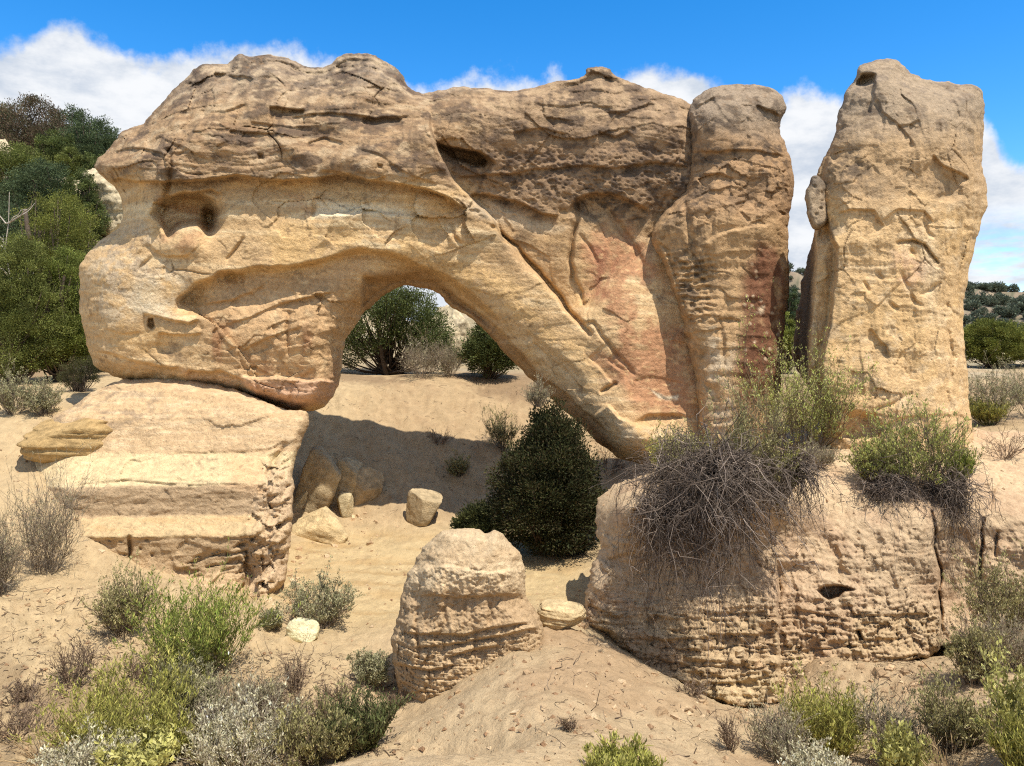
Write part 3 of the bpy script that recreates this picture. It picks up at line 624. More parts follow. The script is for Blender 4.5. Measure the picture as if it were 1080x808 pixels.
# ================================================================ earth pillar in the wash
PED = [(416, 662), (426, 622), (434, 600), (446, 580), (462, 562), (478, 558), (504, 558), (514, 562), (524, 560), (540, 575), (550, 590), (555, 606), (556, 630), (566, 646), (574, 660), (575, 680), (560, 720), (500, 790), (440, 790), (424, 760), (422, 735), (416, 710), (413, 690)]
def ped_h(ft, X, Y, Z, U, V, d):
    ft.H += .09 * fbm(X * 1.4, Y * 1.4, Z * 1.4, 3)
    mid = sst(590, 604, ft.V); lo = sst(660, 672, ft.V)
    bh, be = blocks(X, Z, 7, 4, 31, .5); ft.H += lo * (.035 * bh - .016 * sst(.10, .02, be)); bh, be = blocks(X + 3, Z, 15, 9, 37, .5); ft.H += lo * (.028 * bh - .012 * sst(.12, .02, be)); f, e = facets(X, Z, 6, 41, .8, .5); ft.H += mid * .025 * f; f, e = facets(X, Z, 14, 42, .8, .5); ft.H += mid * .012 * f; ft.H += .012 * mid * fbm(X * 30, Y * 30, Z * 30, 2)
    ft.H += .022 * ridged(X * 6, Y * 6, Z * 1.6, 3) * mid; ft.H += .012 * fbm(X * 16, Y * 16, Z * 16, 3)
    ft.step([(436, 600), (470, 596), (510, 602), (550, 600)], -.05, 18); ft.step([(440, 626), (480, 630), (520, 628), (556, 626)], .06, 24)
    for p in ([(420, 665), (450, 668), (490, 670), (520, 662), (560, 656)], [(430, 682), (470, 680), (500, 676), (540, 668), (570, 662)], [(470, 692), (500, 686), (530, 680)], [(420, 702), (450, 706), (480, 700)]): ft.step(p, .07, 8, lip=.04, lipfall=6)
    for p in ([(470, 626), (468, 645), (471, 662)], [(490, 630), (492, 650)], [(517, 628), (518, 648), (515, 660)], [(440, 640), (437, 660), (440, 690), (436, 720)], [(452, 700), (450, 730)]): ft.crack(p, 2.2, .05)
def ped_c(u, v, X, Y, Z, U, V, ft):
    n1 = fbm(X * 1.5, Y, Z * 1.5, 4); n2 = fbm(X * 6, Y * 6, Z * 6, 4, .6); n4 = fbm(X * 20, Y * 20, Z * 20, 3, .6)
    c = base3(u.shape, lin((186, 150, 110))); vv = v + 8 * n1
    c = mixc(c, sst(585, 600, vv) * sst(628, 618, vv), lin((204, 170, 130)), .8); c = mixc(c, sst(590, 575, vv), lin((192, 160, 122)), .7); c = mixc(c, sst(622, 634, vv) * sst(668, 658, vv), lin((176, 140, 102)), .8)
    c = mixc(c, sst(.1, .5, n2), lin((158, 124, 88)), .4); k = 1 + .13 * n4
    return [a * k for a in c]
pl_ = P(490, 740, 8.7)
o = relief('earth_pillar', PED, 8.95, .62, 46, ped_h, ped_c, M_earth, None, Tb=.62, Rb=46, loc=pl_, seed=8.0, rough=2.2, fade=5, step=1.0, tint=(.95, 1.03, 1.02))
tag(o, 'stubby round-topped pillar of dried earth standing alone in the middle of the wash', 'earth pillar')

# ================================================================ undercut earth bank on the right
def rbf(px, val, lam=1e-3):
    px = np.asarray(px, float); n = len(px)
    def k(r2): return .5 * r2 * np.log(r2 + 1e-12)
    D = ((px[:, None] - px[None]) ** 2).sum(-1); A = np.zeros((n + 3, n + 3)); A[:n, :n] = k(D) + lam * np.eye(n); A[:n, n] = 1; A[:n, n + 1:] = px; A[n, :n] = 1; A[n + 1:, :n] = px.T
    w = np.linalg.solve(A, np.concatenate([val, [0, 0, 0]]))
    def f(x, y):
        out = w[n] + w[n + 1] * x + w[n + 2] * y
        for i in range(n): out = out + w[i] * k((x - px[i, 0]) ** 2 + (y - px[i, 1]) ** 2)
        return out
    return f
BK = [(690, 478, 15.6), (640, 500, 14.2), (740, 480, 15.2), (820, 465, 15.2), (880, 460, 14.6), (960, 465, 14.2), (1040, 470, 14.0), (1100, 465, 14), (660, 512, 11.5), (645, 525, 11.2), (630, 560, 11.0), (622, 620, 10.6), (615, 660, 10.45),
      (700, 505, 11.1), (700, 540, 10.75), (690, 600, 10.5), (680, 690, 9.95), (740, 497, 11.1), (745, 540, 10.75), (750, 600, 10.5), (750, 740, 9.7), (780, 482, 11.8), (830, 500, 11.4), (820, 560, 10.75), (815, 640, 10.15), (820, 740, 9.65),
      (870, 500, 12.0), (880, 545, 11.1), (870, 600, 10.55), (860, 680, 10.05), (930, 520, 11.4), (940, 570, 10.7), (940, 640, 10.4), (950, 700, 10.0), (985, 560, 10.9), (985, 680, 10.3), (1000, 510, 11.7), (1010, 560, 11.2), (1010, 640, 10.9), (1050, 510, 12.0), (1050, 560, 11.2), (1060, 640, 10.7), (1110, 520, 11.8), (1110, 640, 10.6)]
_bf = rbf([(a / 100, b / 100) for a, b, c in BK], np.array([c for a, b, c in BK]), 2e-3)
BANK = [(632, 528), (640, 520), (652, 512), (668, 504), (684, 497), (690, 485), (730, 470), (800, 462), (870, 452), (940, 450), (1010, 452), (1060, 456), (1120, 452), (1160, 500), (1160, 700), (1090, 690), (1003, 680), (985, 690), (950, 700), (905, 705), (860, 720), (823, 745), (790, 745), (755, 742), (716, 722), (690, 712), (660, 690), (640, 672), (618, 662), (618, 640), (622, 600), (632, 585), (630, 560)]
def bank_h(ft, X, Y, Z, U, V, d):
    face = sst(535, 575, ft.V - .10 * (ft.U - 700) * 0)
    ft.H += .10 * fbm(X * 1.1, Y * 1.1, Z * 1.1, 3)
    low = sst(615, 650, ft.V + 10 * perlin(X, 3, Z)) * sst(1000, 985, ft.U)
    f, e = facets(X, Z, 5.5, 51, .7, .5); ft.H += (face * .03 + low * .055) * f; f, e = facets(X, Z, 13, 52, .75, .5); ft.H += (face * .012 + low * .018) * f; ft.H += face * .008 * fbm(X * 30, Y * 30, Z * 30, 2); bh, be = blocks(X, Z, 5.5, 3.2, 11, .5); ft.H += low * (.05 * bh - .028 * sst(.10, .02, be)); bh, be = blocks(X + 5, Z, 12, 7, 17, .5); ft.H += low * (.02 * bh - .014 * sst(.12, .02, be)) + face * .012 * bh
    ft.H += .035 * face * ridged(X * 4.5, Y * 3, Z * 1.6, 3); ft.H += .012 * fbm(X * 15, Y * 15, Z * 15, 3)
    zz = Z + .05 * X + .05 * perlin(X * 2, 1, Z * 2); t = zz * 8.5 + .6 * perlin(X * 1.2, 7, zz); fr = t - np.floor(t)
    ft.H += low * .045 * (sst(0, .10, fr) - fr) * sst(-.3, .3, perlin(X * 1.4, 9, zz * 2)); ft.H += (face * .018 + low * .02) * fbm(X * 1.5, 3, zz * 14, 3, .6)
    for p in ([(625, 648), (660, 650), (700, 652), (740, 648), (800, 645), (820, 640)], [(650, 672), (690, 676), (740, 672), (822, 668)], [(670, 690), (720, 700), (760, 715), (822, 706)], [(700, 716), (750, 722), (820, 712)], [(830, 640), (880, 650), (940, 648), (985, 650)], [(836, 668), (880, 676), (940, 674), (990, 668)], [(760, 640), (790, 640), (800, 636)]):
        ft.step(p, .045, 9, lip=.03, lipfall=7, edge=1.6)
    # vertical splits
    ft.crack([(983, 540), (988, 560), (986, 578), (992, 600), (990, 622), (994, 645), (991, 680)], 1.5, .26); ft.crack([(1038, 545), (1035, 560), (1037, 578), (1032, 605), (1031, 630)], 1.5, .24); ft.crack([(1051, 560), (1050, 585)], 1.5, .15); ft.crack([(822, 600), (825, 625), (821, 650), (824, 690)], 1.3, .08)
    ft.step([(822, 590), (822, 640), (823, 680), (822, 740)], .22, 60, side=-1, edge=3, ends=.1); ft.step([(893, 505), (940, 535), (985, 560)], .0, 10)
    ft.step([(986, 560), (991, 600), (993, 650), (992, 690)], .2, 60, side=-1, edge=3, ends=.1)
    ft.hole([(865, 620), (871, 615), (882, 615), (893, 617), (905, 621), (893, 624), (888, 629), (876, 631), (869, 627)], .5, 4); ft.blob(878, 588, 8, 20, -.12, -20); ft.hole([(668, 537), (676, 536), (677, 540), (669, 541)], .15, 1.5)
    ft.hole([(902, 664), (907, 664), (912, 676), (906, 676)], .2, 2)
    ft.blob(760, 610, 40, 22, -.10); ft.step([(640, 590), (660, 584), (690, 580)], .07, 16); ft.crack([(668, 584), (685, 575), (695, 570)], 2, .05)
    ft.crack([(1052, 505), (1048, 520), (1046, 535)], 2, .08)
    # rills on the shelf
    ft.H += (1 - face) * .03 * ridged(X * 2.5, Y * 1.5, Z, 3)
def bank_c(u, v, X, Y, Z, U, V, ft):
    n1 = fbm(X * 1.2, Y, Z * 1.2, 4); n2 = fbm(X * 5, Y * 5, Z * 5, 4, .6); n4 = fbm(X * 18, Y * 18, Z * 18, 3, .6)
    c = base3(u.shape, lin((186, 152, 116))); vv = v + 10 * n1
    c = mixc(c, sst(640, 655, vv) * sst(1000, 980, u), lin((184, 150, 110)), .8); c = mixc(c, sst(560, 520, vv), lin((196, 160, 120)), .6); c = mixc(c, sst(.0, .5, n1), lin((176, 136, 104)), .5)
    c = mixc(c, sst(.1, .5, n2), lin((156, 120, 88)), .35); c = mixc(c, polymask(u, v, [(820, 575), (870, 590), (880, 630), (830, 620)], 10), lin((182, 142, 110)), .25)
    c = mixc(c, polymask(u, v, [(660, 718), (740, 722), (820, 710), (822, 738), (740, 740)], 6), lin((200, 168, 124)), .6)
    k = 1 + .13 * n4
    return [a * k for a in c]
bkl = P(800, 720, 10.2)
o = relief('earth_bank', BANK, lambda U, V: _bf(U / 100, V / 100).astype(np.float32), .18, 9, bank_h, bank_c, M_earth, None, Tb=1.2, Rb=30, loc=bkl, seed=9.0, rough=3.2, fade=3, warp=4.0, deep=.75, tint=(.95, 1.03, 1.02))
tag(o, 'crumbling cut bank of dry brown earth below the tower, a dark hole in its face', 'earth bank')
# ================================================================ ground sheet
GP = [(350, 570, 15.2), (330, 640, 11.5), (380, 600, 13.6), (250, 700, 9.3), (150, 800, 7.2), (380, 720, 8.8), (330, 760, 7.9), (600, 620, 12.5), (560, 585, 14.3), (590, 640, 11.3), (640, 590, 13.6), (450, 556, 15.6),
      (400, 480, 18.0), (430, 430, 20.2), (450, 404, 21.6), (400, 397, 24), (560, 410, 22), (540, 440, 20.6), (620, 470, 19.8), (660, 490, 18.6), (520, 500, 18.2), (460, 540, 16.6), (540, 560, 16.2), (600, 540, 16.8), (330, 520, 16.6), (350, 440, 19), (420, 391, 28), (560, 392, 26), (300, 395, 22),
      (0, 430, 15.5), (60, 430, 15.3), (20, 500, 12.9), (0, 560, 11.3), (0, 600, 10.5), (60, 640, 9.9), (100, 690, 9.1), (30, 700, 8.5), (0, 760, 7.6), (130, 610, 11.3), (200, 625, 11.4), (280, 640, 11.5), (-80, 430, 15), (-120, 560, 10.6), (-120, 700, 8), (-100, 410, 19), (40, 410, 18.5), (60, 396, 22), (110, 640, 10.0), (55, 522, 12.5), (100, 556, 12.25), (135, 594, 12.05), (185, 612, 12.0), (30, 470, 13.8), (10, 500, 13.0),
      (100, 760, 7.9), (430, 900, 6.0), (250, 900, 5.6), (60, 900, 5.4), (-100, 900, 5.2),
      (590, 664, 9.4), (576, 700, 7.9), (560, 740, 6.6), (545, 790, 5.5), (530, 900, 4.1), (520, 1200, 2.6), (440, 762, 8.0), (414, 756, 8.4), (404, 740, 8.8), (480, 730, 8.1), (520, 704, 8.2), (556, 680, 8.4), (480, 770, 6.7), (445, 768, 6.9), (400, 786, 6.0), (345, 806, 5.3), (450, 800, 5.6), (300, 900, 4.4), 
      (640, 690, 8.7), (700, 722, 8.0), (760, 762, 7.3), (810, 800, 6.8), (700, 800, 6.0), (740, 900, 4.9), (650, 760, 6.8),
      (620, 662, 10.2), (690, 712, 9.5), (755, 744, 9.3), (822, 744, 9.3), (860, 692, 9.85), (940, 700, 9.9), (1000, 690, 9.9), (900, 735, 8.9), (950, 765, 8.0), (850, 770, 8.1), (880, 806, 7.2), (1000, 730, 8.6), (1050, 690, 9.4), (1080, 640, 10.3), (1050, 760, 7.2), (1080, 810, 6.0), (960, 830, 6.3), (1180, 700, 8.4), (1180, 620, 10.4), (900, 900, 5.2), (1100, 950, 4.4),
      (1060, 480, 14.4), (1060, 445, 17), (1060, 408, 24), (1180, 440, 17), (830, 410, 20), (830, 398, 25), (930, 400, 24), (1200, 400, 26), (700, 395, 24), (640, 420, 21.5)]
gx = np.array([P(*p) for p in GP])
# keep the sheet low inside the solid bank, ledge and pillar
extra = [(P(850, 0, 10.5)[0], 10.5, -4.7), (P(900, 0, 10.5)[0], 10.5, -4.7), (P(950, 0, 10.6)[0], 10.6, -4.7), (P(1000, 0, 10.9)[0], 10.9, -4.6), (P(1050, 0, 11.2)[0], 11.2, -4.3), (P(780, 0, 10.0)[0], 10.0, -4.75), (P(780, 0, 12.5)[0], 12.5, -3.9), (P(900, 0, 12.5)[0], 12.5, -3.7), (P(700, 0, 12)[0], 12, -4.1), (P(1000, 0, 12.5)[0], 12.5, -3.6), (P(780, 0, 11)[0], 11, -4.3), (P(900, 0, 11)[0], 11, -4.3), (P(1000, 0, 11)[0], 11, -4.1), (P(700, 0, 10.8)[0], 10.8, -4.2), (P(860, 0, 14.5)[0], 14.5, -2.9), (P(760, 0, 14.5)[0], 14.5, -3.1), (P(980, 0, 14.5)[0], 14.5, -2.8),
         (P(180, 0, 14)[0], 14, -3.2), (P(240, 0, 14.5)[0], 14.5, -3.3), (P(140, 0, 14.5)[0], 14.5, -2.4), (P(200, 0, 16)[0], 16, -2.6), (P(280, 0, 16)[0], 16, -3.2), (P(180, 0, 13)[0], 13, -3.6), (-1.5, 1, -1.75), (1.5, 1, -1.75), (0, 0, -1.6), (-4, 0, -1.7), (4, 0, -1.7), (0, -4, -1.5), (-6, 2, -2.4), (6, 2, -2.0), (0, 2, -1.95)]
gx = np.concatenate([gx, np.array(extra)])
_gf = rbf(gx[:, :2] / 5.0, gx[:, 2], 4e-3)
def softplus(x, k=1.0): return np.log1p(np.exp(np.clip(x / k, -30, 30))) * k
def ground_z(x, y):
    x = np.asarray(x, float); y = np.asarray(y, float)
    r = np.clip(y, -6, 30); xr = np.clip(x, -18, 18)
    near = _gf(xr / 5.0, r / 5.0)
    hill = -1.0 + sst(20, 37, y) * .40 * softplus(-x - 1.5, 1.5) * sst(140, 50, y) + .4 * sst(24, 40, y)
    mt = 25 - .09 * np.clip(x - 96, -60, 260) + 2.5 * perlin(x / 30, y / 30, .5)
    q = sst(150, 268, y + 10 * perlin(x / 22, y / 40, 2.5))
    q = .62 * sst(0, .75, q) + .38 * sst(.80, .86, q)
    far = hill + np.where(x > -60, 1, 0) * sst(-60, 30, x) * mt * q
    far = far + sst(36, 200, y) * (.5 * perlin(x / 9, y / 9, 1.5)) * 1.0
    bl_ = sst(22, 29, y); bx = sst(17, 23, np.abs(x)) * sst(14, 30, y)
    z = near * (1 - np.maximum(bl_, bx)) + far * np.maximum(bl_, bx)
    s = sst(40, 6, y)
    z = z + s * (.10 * fbm(x * .5, y * .5, 1.1, 3) + .03 * fbm(x * 2.2, y * 2.2, 2.2, 3)) * sst(3, 7, y)
    return z
def build_ground():
    us = np.arange(-620, 1700, 2.6)
    r1 = -20 + np.arange(0, 24, .8); r2 = 4.0 * np.exp(np.arange(0, math.log(420 / 4.0), .0072)); r3 = np.exp(np.linspace(math.log(430), math.log(6000), 40))
    rows = np.concatenate([r1, r2, r3])
    W = np.sqrt(rows ** 2 + 25.0)
    X = ((us - CX) / F)[None, :] * W[:, None]; Y = np.repeat(rows[:, None], len(us), 1)
    Z = ground_z(X, Y)
    n = sst(30, 8, Y)
    Z = Z + n * (.018 * fbm(X * 9, Y * 9, .2, 4, .65) + .07 * ridged(X * 2.6, Y * 2.6, 1.2, 5, .62) * sst(-2.2, -3.2, X) * sst(-7.2, -6, X) * sst(13, 11, Y) + .03 * ridged(X * 1.7, Y * 1.2, 4.2, 3) * sst(-.1, .4, perlin(X * .4, Y * .4, 3)))
    sl = sst(15.4, 16.4, Y) * sst(22.5, 20.5, Y) * sst(7, 5, np.abs(X)); Z = Z + sl * (.10 * ridged(X * 1.1 + .5 * Y, Y * .5, 2.2, 4, .55) + .05 * fbm(X * 3, Y * 3, 5.5, 4, .62))
    n1 = fbm(X * .45, Y * .45, .3, 4); n2 = fbm(X * 2.3, Y * 2.3, 1.3, 4, .6); n4 = fbm(X * 8, Y * 8, 3.3, 3, .6)
    c = base3(X.shape, lin((208, 174, 130)))
    U = CX + F * X / np.maximum(Y, 1); V = VH - F * Z / np.maximum(Y, 1)
    near = sst(28, 20, Y)
    wash = sst(-3.75, -3.95, Z) * sst(-6, -4.5, X) * sst(1.6, 1.0, X) * near * sst(10.2, 11.2, Y)
    c = mixc(c, wash, lin((214, 180, 130)), .9); c = mixc(c, wash * sst(.0, .4, fbm(X * .6, Y * 2.2, 7, 4)), lin((196, 156, 104)), .7)
    rid = sst(-1.6, -1.0, X + .12 * (Y - 5)) * sst(10.4, 9.4, Y); c = mixc(c, rid, lin((204, 170, 130)), .85); c = mixc(c, rid * sst(.0, .5, n1 + .5 * n2), lin((212, 178, 136)), .7); c = mixc(c, rid * sst(.1, .5, -n1 + .3 * n2), lin((178, 138, 102)), .5)
    slope = sst(15.2, 16.5, Y) * near * sst(-5, -3, X); c = mixc(c, slope, lin((190, 154, 114)), .7); c = mixc(c, slope * sst(.1, .5, n2), lin((170, 134, 98)), .4)
    # plant litter under the scrub at the lower left
    lit = sst(-2.0, -2.8, X) * sst(-6.5, -5.5, X) * sst(9.3, 8.2, Y) * sst(4, 5, Y); c = mixc(c, lit * sst(-.3, .35, n1 + n2), lin((136, 108, 80)), .55)
    lit2 = sst(1.6, 2.8, X - .2 * (8 - Y)) * sst(7.4, 6.6, Y) * sst(3, 4, Y); c = mixc(c, lit2 * sst(-.2, .4, n1 + n2), lin((150, 118, 88)), .5)
    c = mixc(c, near * sst(.25, .55, n4 + .3 * n2), lin((156, 124, 90)), .35)
    bk = sst(20.8, 21.6, Y + .4 * n1) * sst(34, 28, Y); c = mixc(c, bk * sst(-.5, .2, n1 + .6 * n2), lin((150, 118, 88)), .75)
    # far country: pale rock, scrubby soil
    far = sst(22, 32, Y); c = mixc(c, far, lin((196, 166, 130)), .9); c = mixc(c, far * sst(.0, .4, n1), lin((214, 194, 164)), .6); c = mixc(c, far * sst(.05, .35, fbm(X * .12, Y * .12, 2, 4)), lin((128, 116, 84)), .5)
    mesa = sst(140, 200, Y) * sst(0, 40, X); c = mixc(c, mesa, lin((158, 136, 114)), .95); c = mixc(c, mesa * sst(-.15, .35, fbm(X * .08, Y * .05, Z * .35, 5, .6)), lin((136, 110, 94)), .75); c = mixc(c, mesa * sst(.1, .35, fbm(X * .35, Y * .2, 3, 4)), lin((96, 98, 76)), .75); c = mixc(c, sst(272, 285, Y + 4 * n1), lin((92, 96, 74)), .8)
    k = 1 + .10 * n4 + .05 * n2
    cols = np.stack([(a * k).ravel() for a in c], 1); lum = (cols @ np.array([.3, .5, .2]))[:, None]; cols = np.clip((lum + (cols - lum) * SAT_K) * GRD_K * np.array([.97, 1.02, .97]), .01, .85)
    idx = np.arange(X.size).reshape(X.shape)
    f = np.stack([idx[:-1, :-1].ravel(), idx[:-1, 1:].ravel(), idx[1:, 1:].ravel(), idx[1:, :-1].ravel()], 1)
    M = mat_attr('sandy_ground', .97, ((7, .03), (26, .018), (100, .008)), .16, 5.0, .04, fine=((40, .32, .46, .88),))
    o = obj('ground', np_mesh('ground', np.stack([X.ravel(), Y.ravel(), Z.ravel()], 1), f, M, cols))
    tag(o, kind='structure')
build_ground()
# ================================================================ plants
M_leaf = mat_attr('leaves', .75, (), .18, 3.0, .2, .18)
M_twig = mat_attr('twigs', .9, (), .2, 5.0, .1)
M_bark = mat_attr('bark', .95, ((40, .012),), .25, 9.0, .05)

def unit(a): return a / np.maximum(np.linalg.norm(a, axis=-1, keepdims=True), 1e-9)

def tubes(paths, r0, r1, sides=3):
    """paths (n,k,3), tapered tubes"""
    n, k, _ = paths.shape
    t = np.gradient(paths, axis=1); t = unit(t)
    ref = np.where(np.abs(t[..., 2:3]) > .9, np.array([1., 0, 0]), np.array([0, 0, 1.]))
    a = unit(np.cross(t, ref)); b = np.cross(t, a)
    r = (np.asarray(r0)[:, None] + (np.asarray(r1) - np.asarray(r0))[:, None] * np.linspace(0, 1, k)[None])[..., None, None]
    ang = np.arange(sides) * 2 * math.pi / sides
    v = paths[:, :, None] + r * (np.cos(ang)[:, None] * a[:, :, None] + np.sin(ang)[:, None] * b[:, :, None])
    idx = np.arange(n * k * sides).reshape(n, k, sides)
    nx = np.roll(idx, -1, 2)
    f = np.stack([idx[:, :-1], nx[:, :-1], nx[:, 1:], idx[:, 1:]], -1).reshape(-1, 4)
    return v.reshape(-1, 3), f

def blades(p, d, L, W, rng):
    """leaf diamonds from points p along d"""
    n = len(p); s = unit(np.cross(d, rng.normal(size=(n, 3)))); L = L[:, None]; W = W[:, None]
    q = np.cross(d, s)
    v = np.stack([p, p + d * L * .5 + s * W * .5 + q * W * .12, p + d * L, p + d * L * .5 - s * W * .5 + q * W * .12], 1).reshape(-1, 3)
    return v, np.arange(4 * n).reshape(n, 4)

def pick(rng, n, cols, jit=.16, rep=1):
    cols = np.asarray(cols); a = cols[rng.integers(len(cols), size=n)]; b = cols[rng.integers(len(cols), size=n)]
    t = rng.random((n, 1)); c = (a * t + b * (1 - t)) * (1 + jit * rng.normal(size=(n, 1)))
    return np.repeat(np.clip(c, .008, .8), rep, 0)

def grow(rng, start, d, L, k, wob, up):
    n = len(start); t = np.linspace(0, 1, k)[None, :, None]
    w = np.cumsum(rng.normal(size=(n, k, 3)) * wob, axis=1) * L[:, None, None] / k; w[:, 0] = 0
    p = start[:, None] + d[:, None] * L[:, None, None] * t + w
    p[..., 2] += (up * L)[:, None] * t[..., 0] ** 2
    return p

def shrub_meshes(seed, h, w, n1=26, n2=6, n3=3, spread=1.0, up=.15, wob=.25, leaf=(.022, .007), nl=3000, stem=(.007, .002), scol=((110, 94, 78),), lcol=((120, 124, 88),), lfrom=.35, droop=0.0, upright=.5, dead=.0):
    rng = np.random.default_rng(seed)
    az = rng.random(n1) * 2 * math.pi; pol = np.sqrt(rng.random(n1)) * spread
    d = np.stack([np.cos(az) * np.sin(pol), np.sin(az) * np.sin(pol), np.cos(pol)], 1)
    L = h * (.62 + .38 * rng.random(n1)) * (1 + .25 * np.sin(pol) * (w / (2 * h) - .6))
    st = np.stack([np.cos(az) * rng.random(n1), np.sin(az) * rng.random(n1), np.full(n1, -.12)], 1) * np.array([w * .13, w * .13, h * .4])
    k = 6
    P1 = grow(rng, st, d * np.array([w / (1.5 * h), w / (1.5 * h), 1]), L * .8, k, wob, np.full(n1, up - droop))
    allp = [(P1, stem[0], stem[0] * .45)]
    def side(Pp, m, frac, r, lo=.25):
        n = len(Pp); par = np.repeat(np.arange(n), m); t = lo + (1 - lo) * rng.random(n * m); i = np.minimum((t * (Pp.shape[1] - 1)).astype(int), Pp.shape[1] - 2); fr = t * (Pp.shape[1] - 1) - i
        s = Pp[par, i] * (1 - fr[:, None]) + Pp[par, i + 1] * fr[:, None]
        dd = unit(unit(Pp[par, i + 1] - Pp[par, i]) + rng.normal(size=(n * m, 3)) * .55 + np.array([0, 0, upright * .5]))
        l = np.linalg.norm(Pp[par, -1] - Pp[par, 0], axis=1) * frac * (.5 + .8 * rng.random(n * m))
        q = grow(rng, s, dd, l, 4, wob, np.full(n * m, up - droop)); allp.append((q, r, r * .5)); return q
    P2 = side(P1, n2, .42, stem[0] * .6) if n2 else P1
    P3 = side(P2, n3, .5, stem[1], .1) if n3 else P2
    V, Fc, Cc = [], [], []; o = 0
    for q, a, b in allp:
        rr = a * (.7 + .6 * rng.random(len(q))); v, f = tubes(q, rr, rr * b / a, 3)
        V.append(v); Fc.append(f + o); o += len(v); Cc.append(pick(rng, len(q), [lin(c) for c in scol], .2, q.shape[1] * 3))
    sm = (np.concatenate(V), np.concatenate(Fc), np.concatenate(Cc))
    lm = None
    if nl:
        src = P3; n = len(src); liv = rng.random(n) > dead; ids = np.nonzero(liv)[0]
        par = ids[rng.integers(len(ids), size=nl)]; t = lfrom + (1 - lfrom) * rng.random(nl) ** .8; K = src.shape[1]; i = np.minimum((t * (K - 1)).astype(int), K - 2); fr = (t * (K - 1) - i)[:, None]
        p = src[par, i] * (1 - fr) + src[par, i + 1] * fr + rng.normal(size=(nl, 3)) * leaf[1]
        dd = unit(unit(src[par, i + 1] - src[par, i]) + rng.normal(size=(nl, 3)) * .6 + np.array([0, 0, upright]))
        lv, lf = blades(p, dd, leaf[0] * (.6 + .8 * rng.random(nl)), leaf[1] * (.7 + .6 * rng.random(nl)), rng)
        br = np.random.default_rng(seed + 1).normal(size=n) * .16
        lc = pick(rng, nl, [lin(c) for c in lcol], .14, 4) * (1 + np.repeat(br[par], 4))[:, None]
        lm = (lv, lf, np.clip(lc, .01, .7))
    return sm, lm

SAGE = dict(scol=((126, 112, 96), (100, 86, 72)), lcol=((156, 150, 112), (134, 132, 92), (170, 162, 126)))
SILV = dict(scol=((180, 168, 148), (150, 138, 120)), lcol=((214, 204, 172), (192, 182, 150), (176, 168, 130)))
GREEN = dict(scol=((112, 116, 60), (96, 92, 56)), lcol=((132, 146, 64), (112, 128, 54), (152, 158, 76), (172, 164, 88)))
YELL = dict(scol=((140, 132, 74), (116, 104, 66)), lcol=((166, 162, 76), (148, 148, 70), (182, 172, 96), (134, 130, 72)))
OLIV = dict(scol=((118, 104, 84), (98, 84, 66)), lcol=((156, 148, 96), (136, 130, 82), (174, 162, 114)))
DRY = dict(scol=((124, 102, 82), (98, 80, 66), (146, 126, 104)), lcol=((150, 128, 96), (128, 106, 80)))
DARKG = dict(scol=((80, 72, 50),), lcol=((92, 98, 54), (108, 108, 66), (78, 84, 48)))
FRESH = dict(scol=((128, 128, 84),), lcol=((176, 170, 96), (156, 152, 84), (190, 182, 116)))
def KIND(k, h, w, seed):
    if k == 'sage': return shrub_meshes(seed, h, w, 30, 6, 3, .95, .25, .22, (.034, .014), 7500, (.006, .0022), upright=.8, **SAGE)
    if k == 'silver': return shrub_meshes(seed, h, w, 34, 6, 3, .9, .25, .22, (.034, .012), 6500, (.005, .002), upright=.8, **SILV)
    if k == 'green': return shrub_meshes(seed, h, w, 60, 5, 3, .75, .30, .14, (.060, .010), 9000, (.004, .002), upright=1.4, lfrom=.1, **GREEN)
    if k == 'yellow': return shrub_meshes(seed, h, w, 60, 5, 3, .85, .28, .16, (.058, .010), 8500, (.004, .002), upright=1.2, lfrom=.1, **YELL)
    if k == 'olive': return shrub_meshes(seed, h, w, 34, 6, 3, .95, .2, .25, (.034, .012), 6000, (.006, .0024), upright=.8, dead=.25, **OLIV)
    if k == 'grey': return shrub_meshes(seed, h, w, 44, 6, 4, 1.0, .15, .28, (.030, .009), 3200, (.005, .0024), upright=.6, dead=.4, scol=((150, 134, 114), (122, 108, 90)), lcol=((168, 158, 124), (148, 138, 104)))
    if k == 'dry': return shrub_meshes(seed, h, w, 22, 5, 3, .85, .1, .3, (.02, .006), 260, (.005, .0024), upright=.4, **DRY)
    if k == 'dark': return shrub_meshes(seed, h, w, 44, 6, 3, .8, .3, .16, (.04, .011), 5200, (.005, .002), upright=1.2, lfrom=.15, **DARKG)
    if k == 'fresh': return shrub_meshes(seed, h, w, 16, 4, 2, .6, .2, .18, (.05, .022), 2200, (.006, .003), upright=1.0, **FRESH)
    if k == 'straw': return shrub_meshes(seed, h, w, 50, 1, 0, .8, -.1, .15, (.03, .004), 0, (.003, .0015), scol=((190, 166, 122), (160, 134, 98), (140, 116, 86)))

VIEW = bpy.context.view_layer
def hit(u, v, skip=0):
    VIEW.update(); dg = bpy.context.evaluated_depsgraph_get()
    d = Vector(((u - CX) / F, 1.0, (VH - v) / F)).normalized()
    ok, loc, nor, i, ob, m = SC.ray_cast(dg, Vector((0, 0, 0)), d)
    return np.array(loc) if ok else P(u, v, 20)
from mathutils import Vector

def plant(name, loc, sm, lm, label, cat='shrub', group=None, rz=0):
    t = tag(empty(name, loc, rz), label, cat, group)
    obj('stems', np_mesh('stems', sm[0], sm[1], M_twig, sm[2]), t)
    if lm: obj('leaves', np_mesh('leaves', lm[0], lm[1], M_leaf, lm[2], False), t)
    return t

SHRUBS = []   # filled first (ray-cast onto bare ground), built afterwards
def shrub(u, v, wpx, hpx, kind, label, group=None, name=None, Y=None):
    SHRUBS.append((u, v, wpx, hpx, kind, label, group, name, Y))

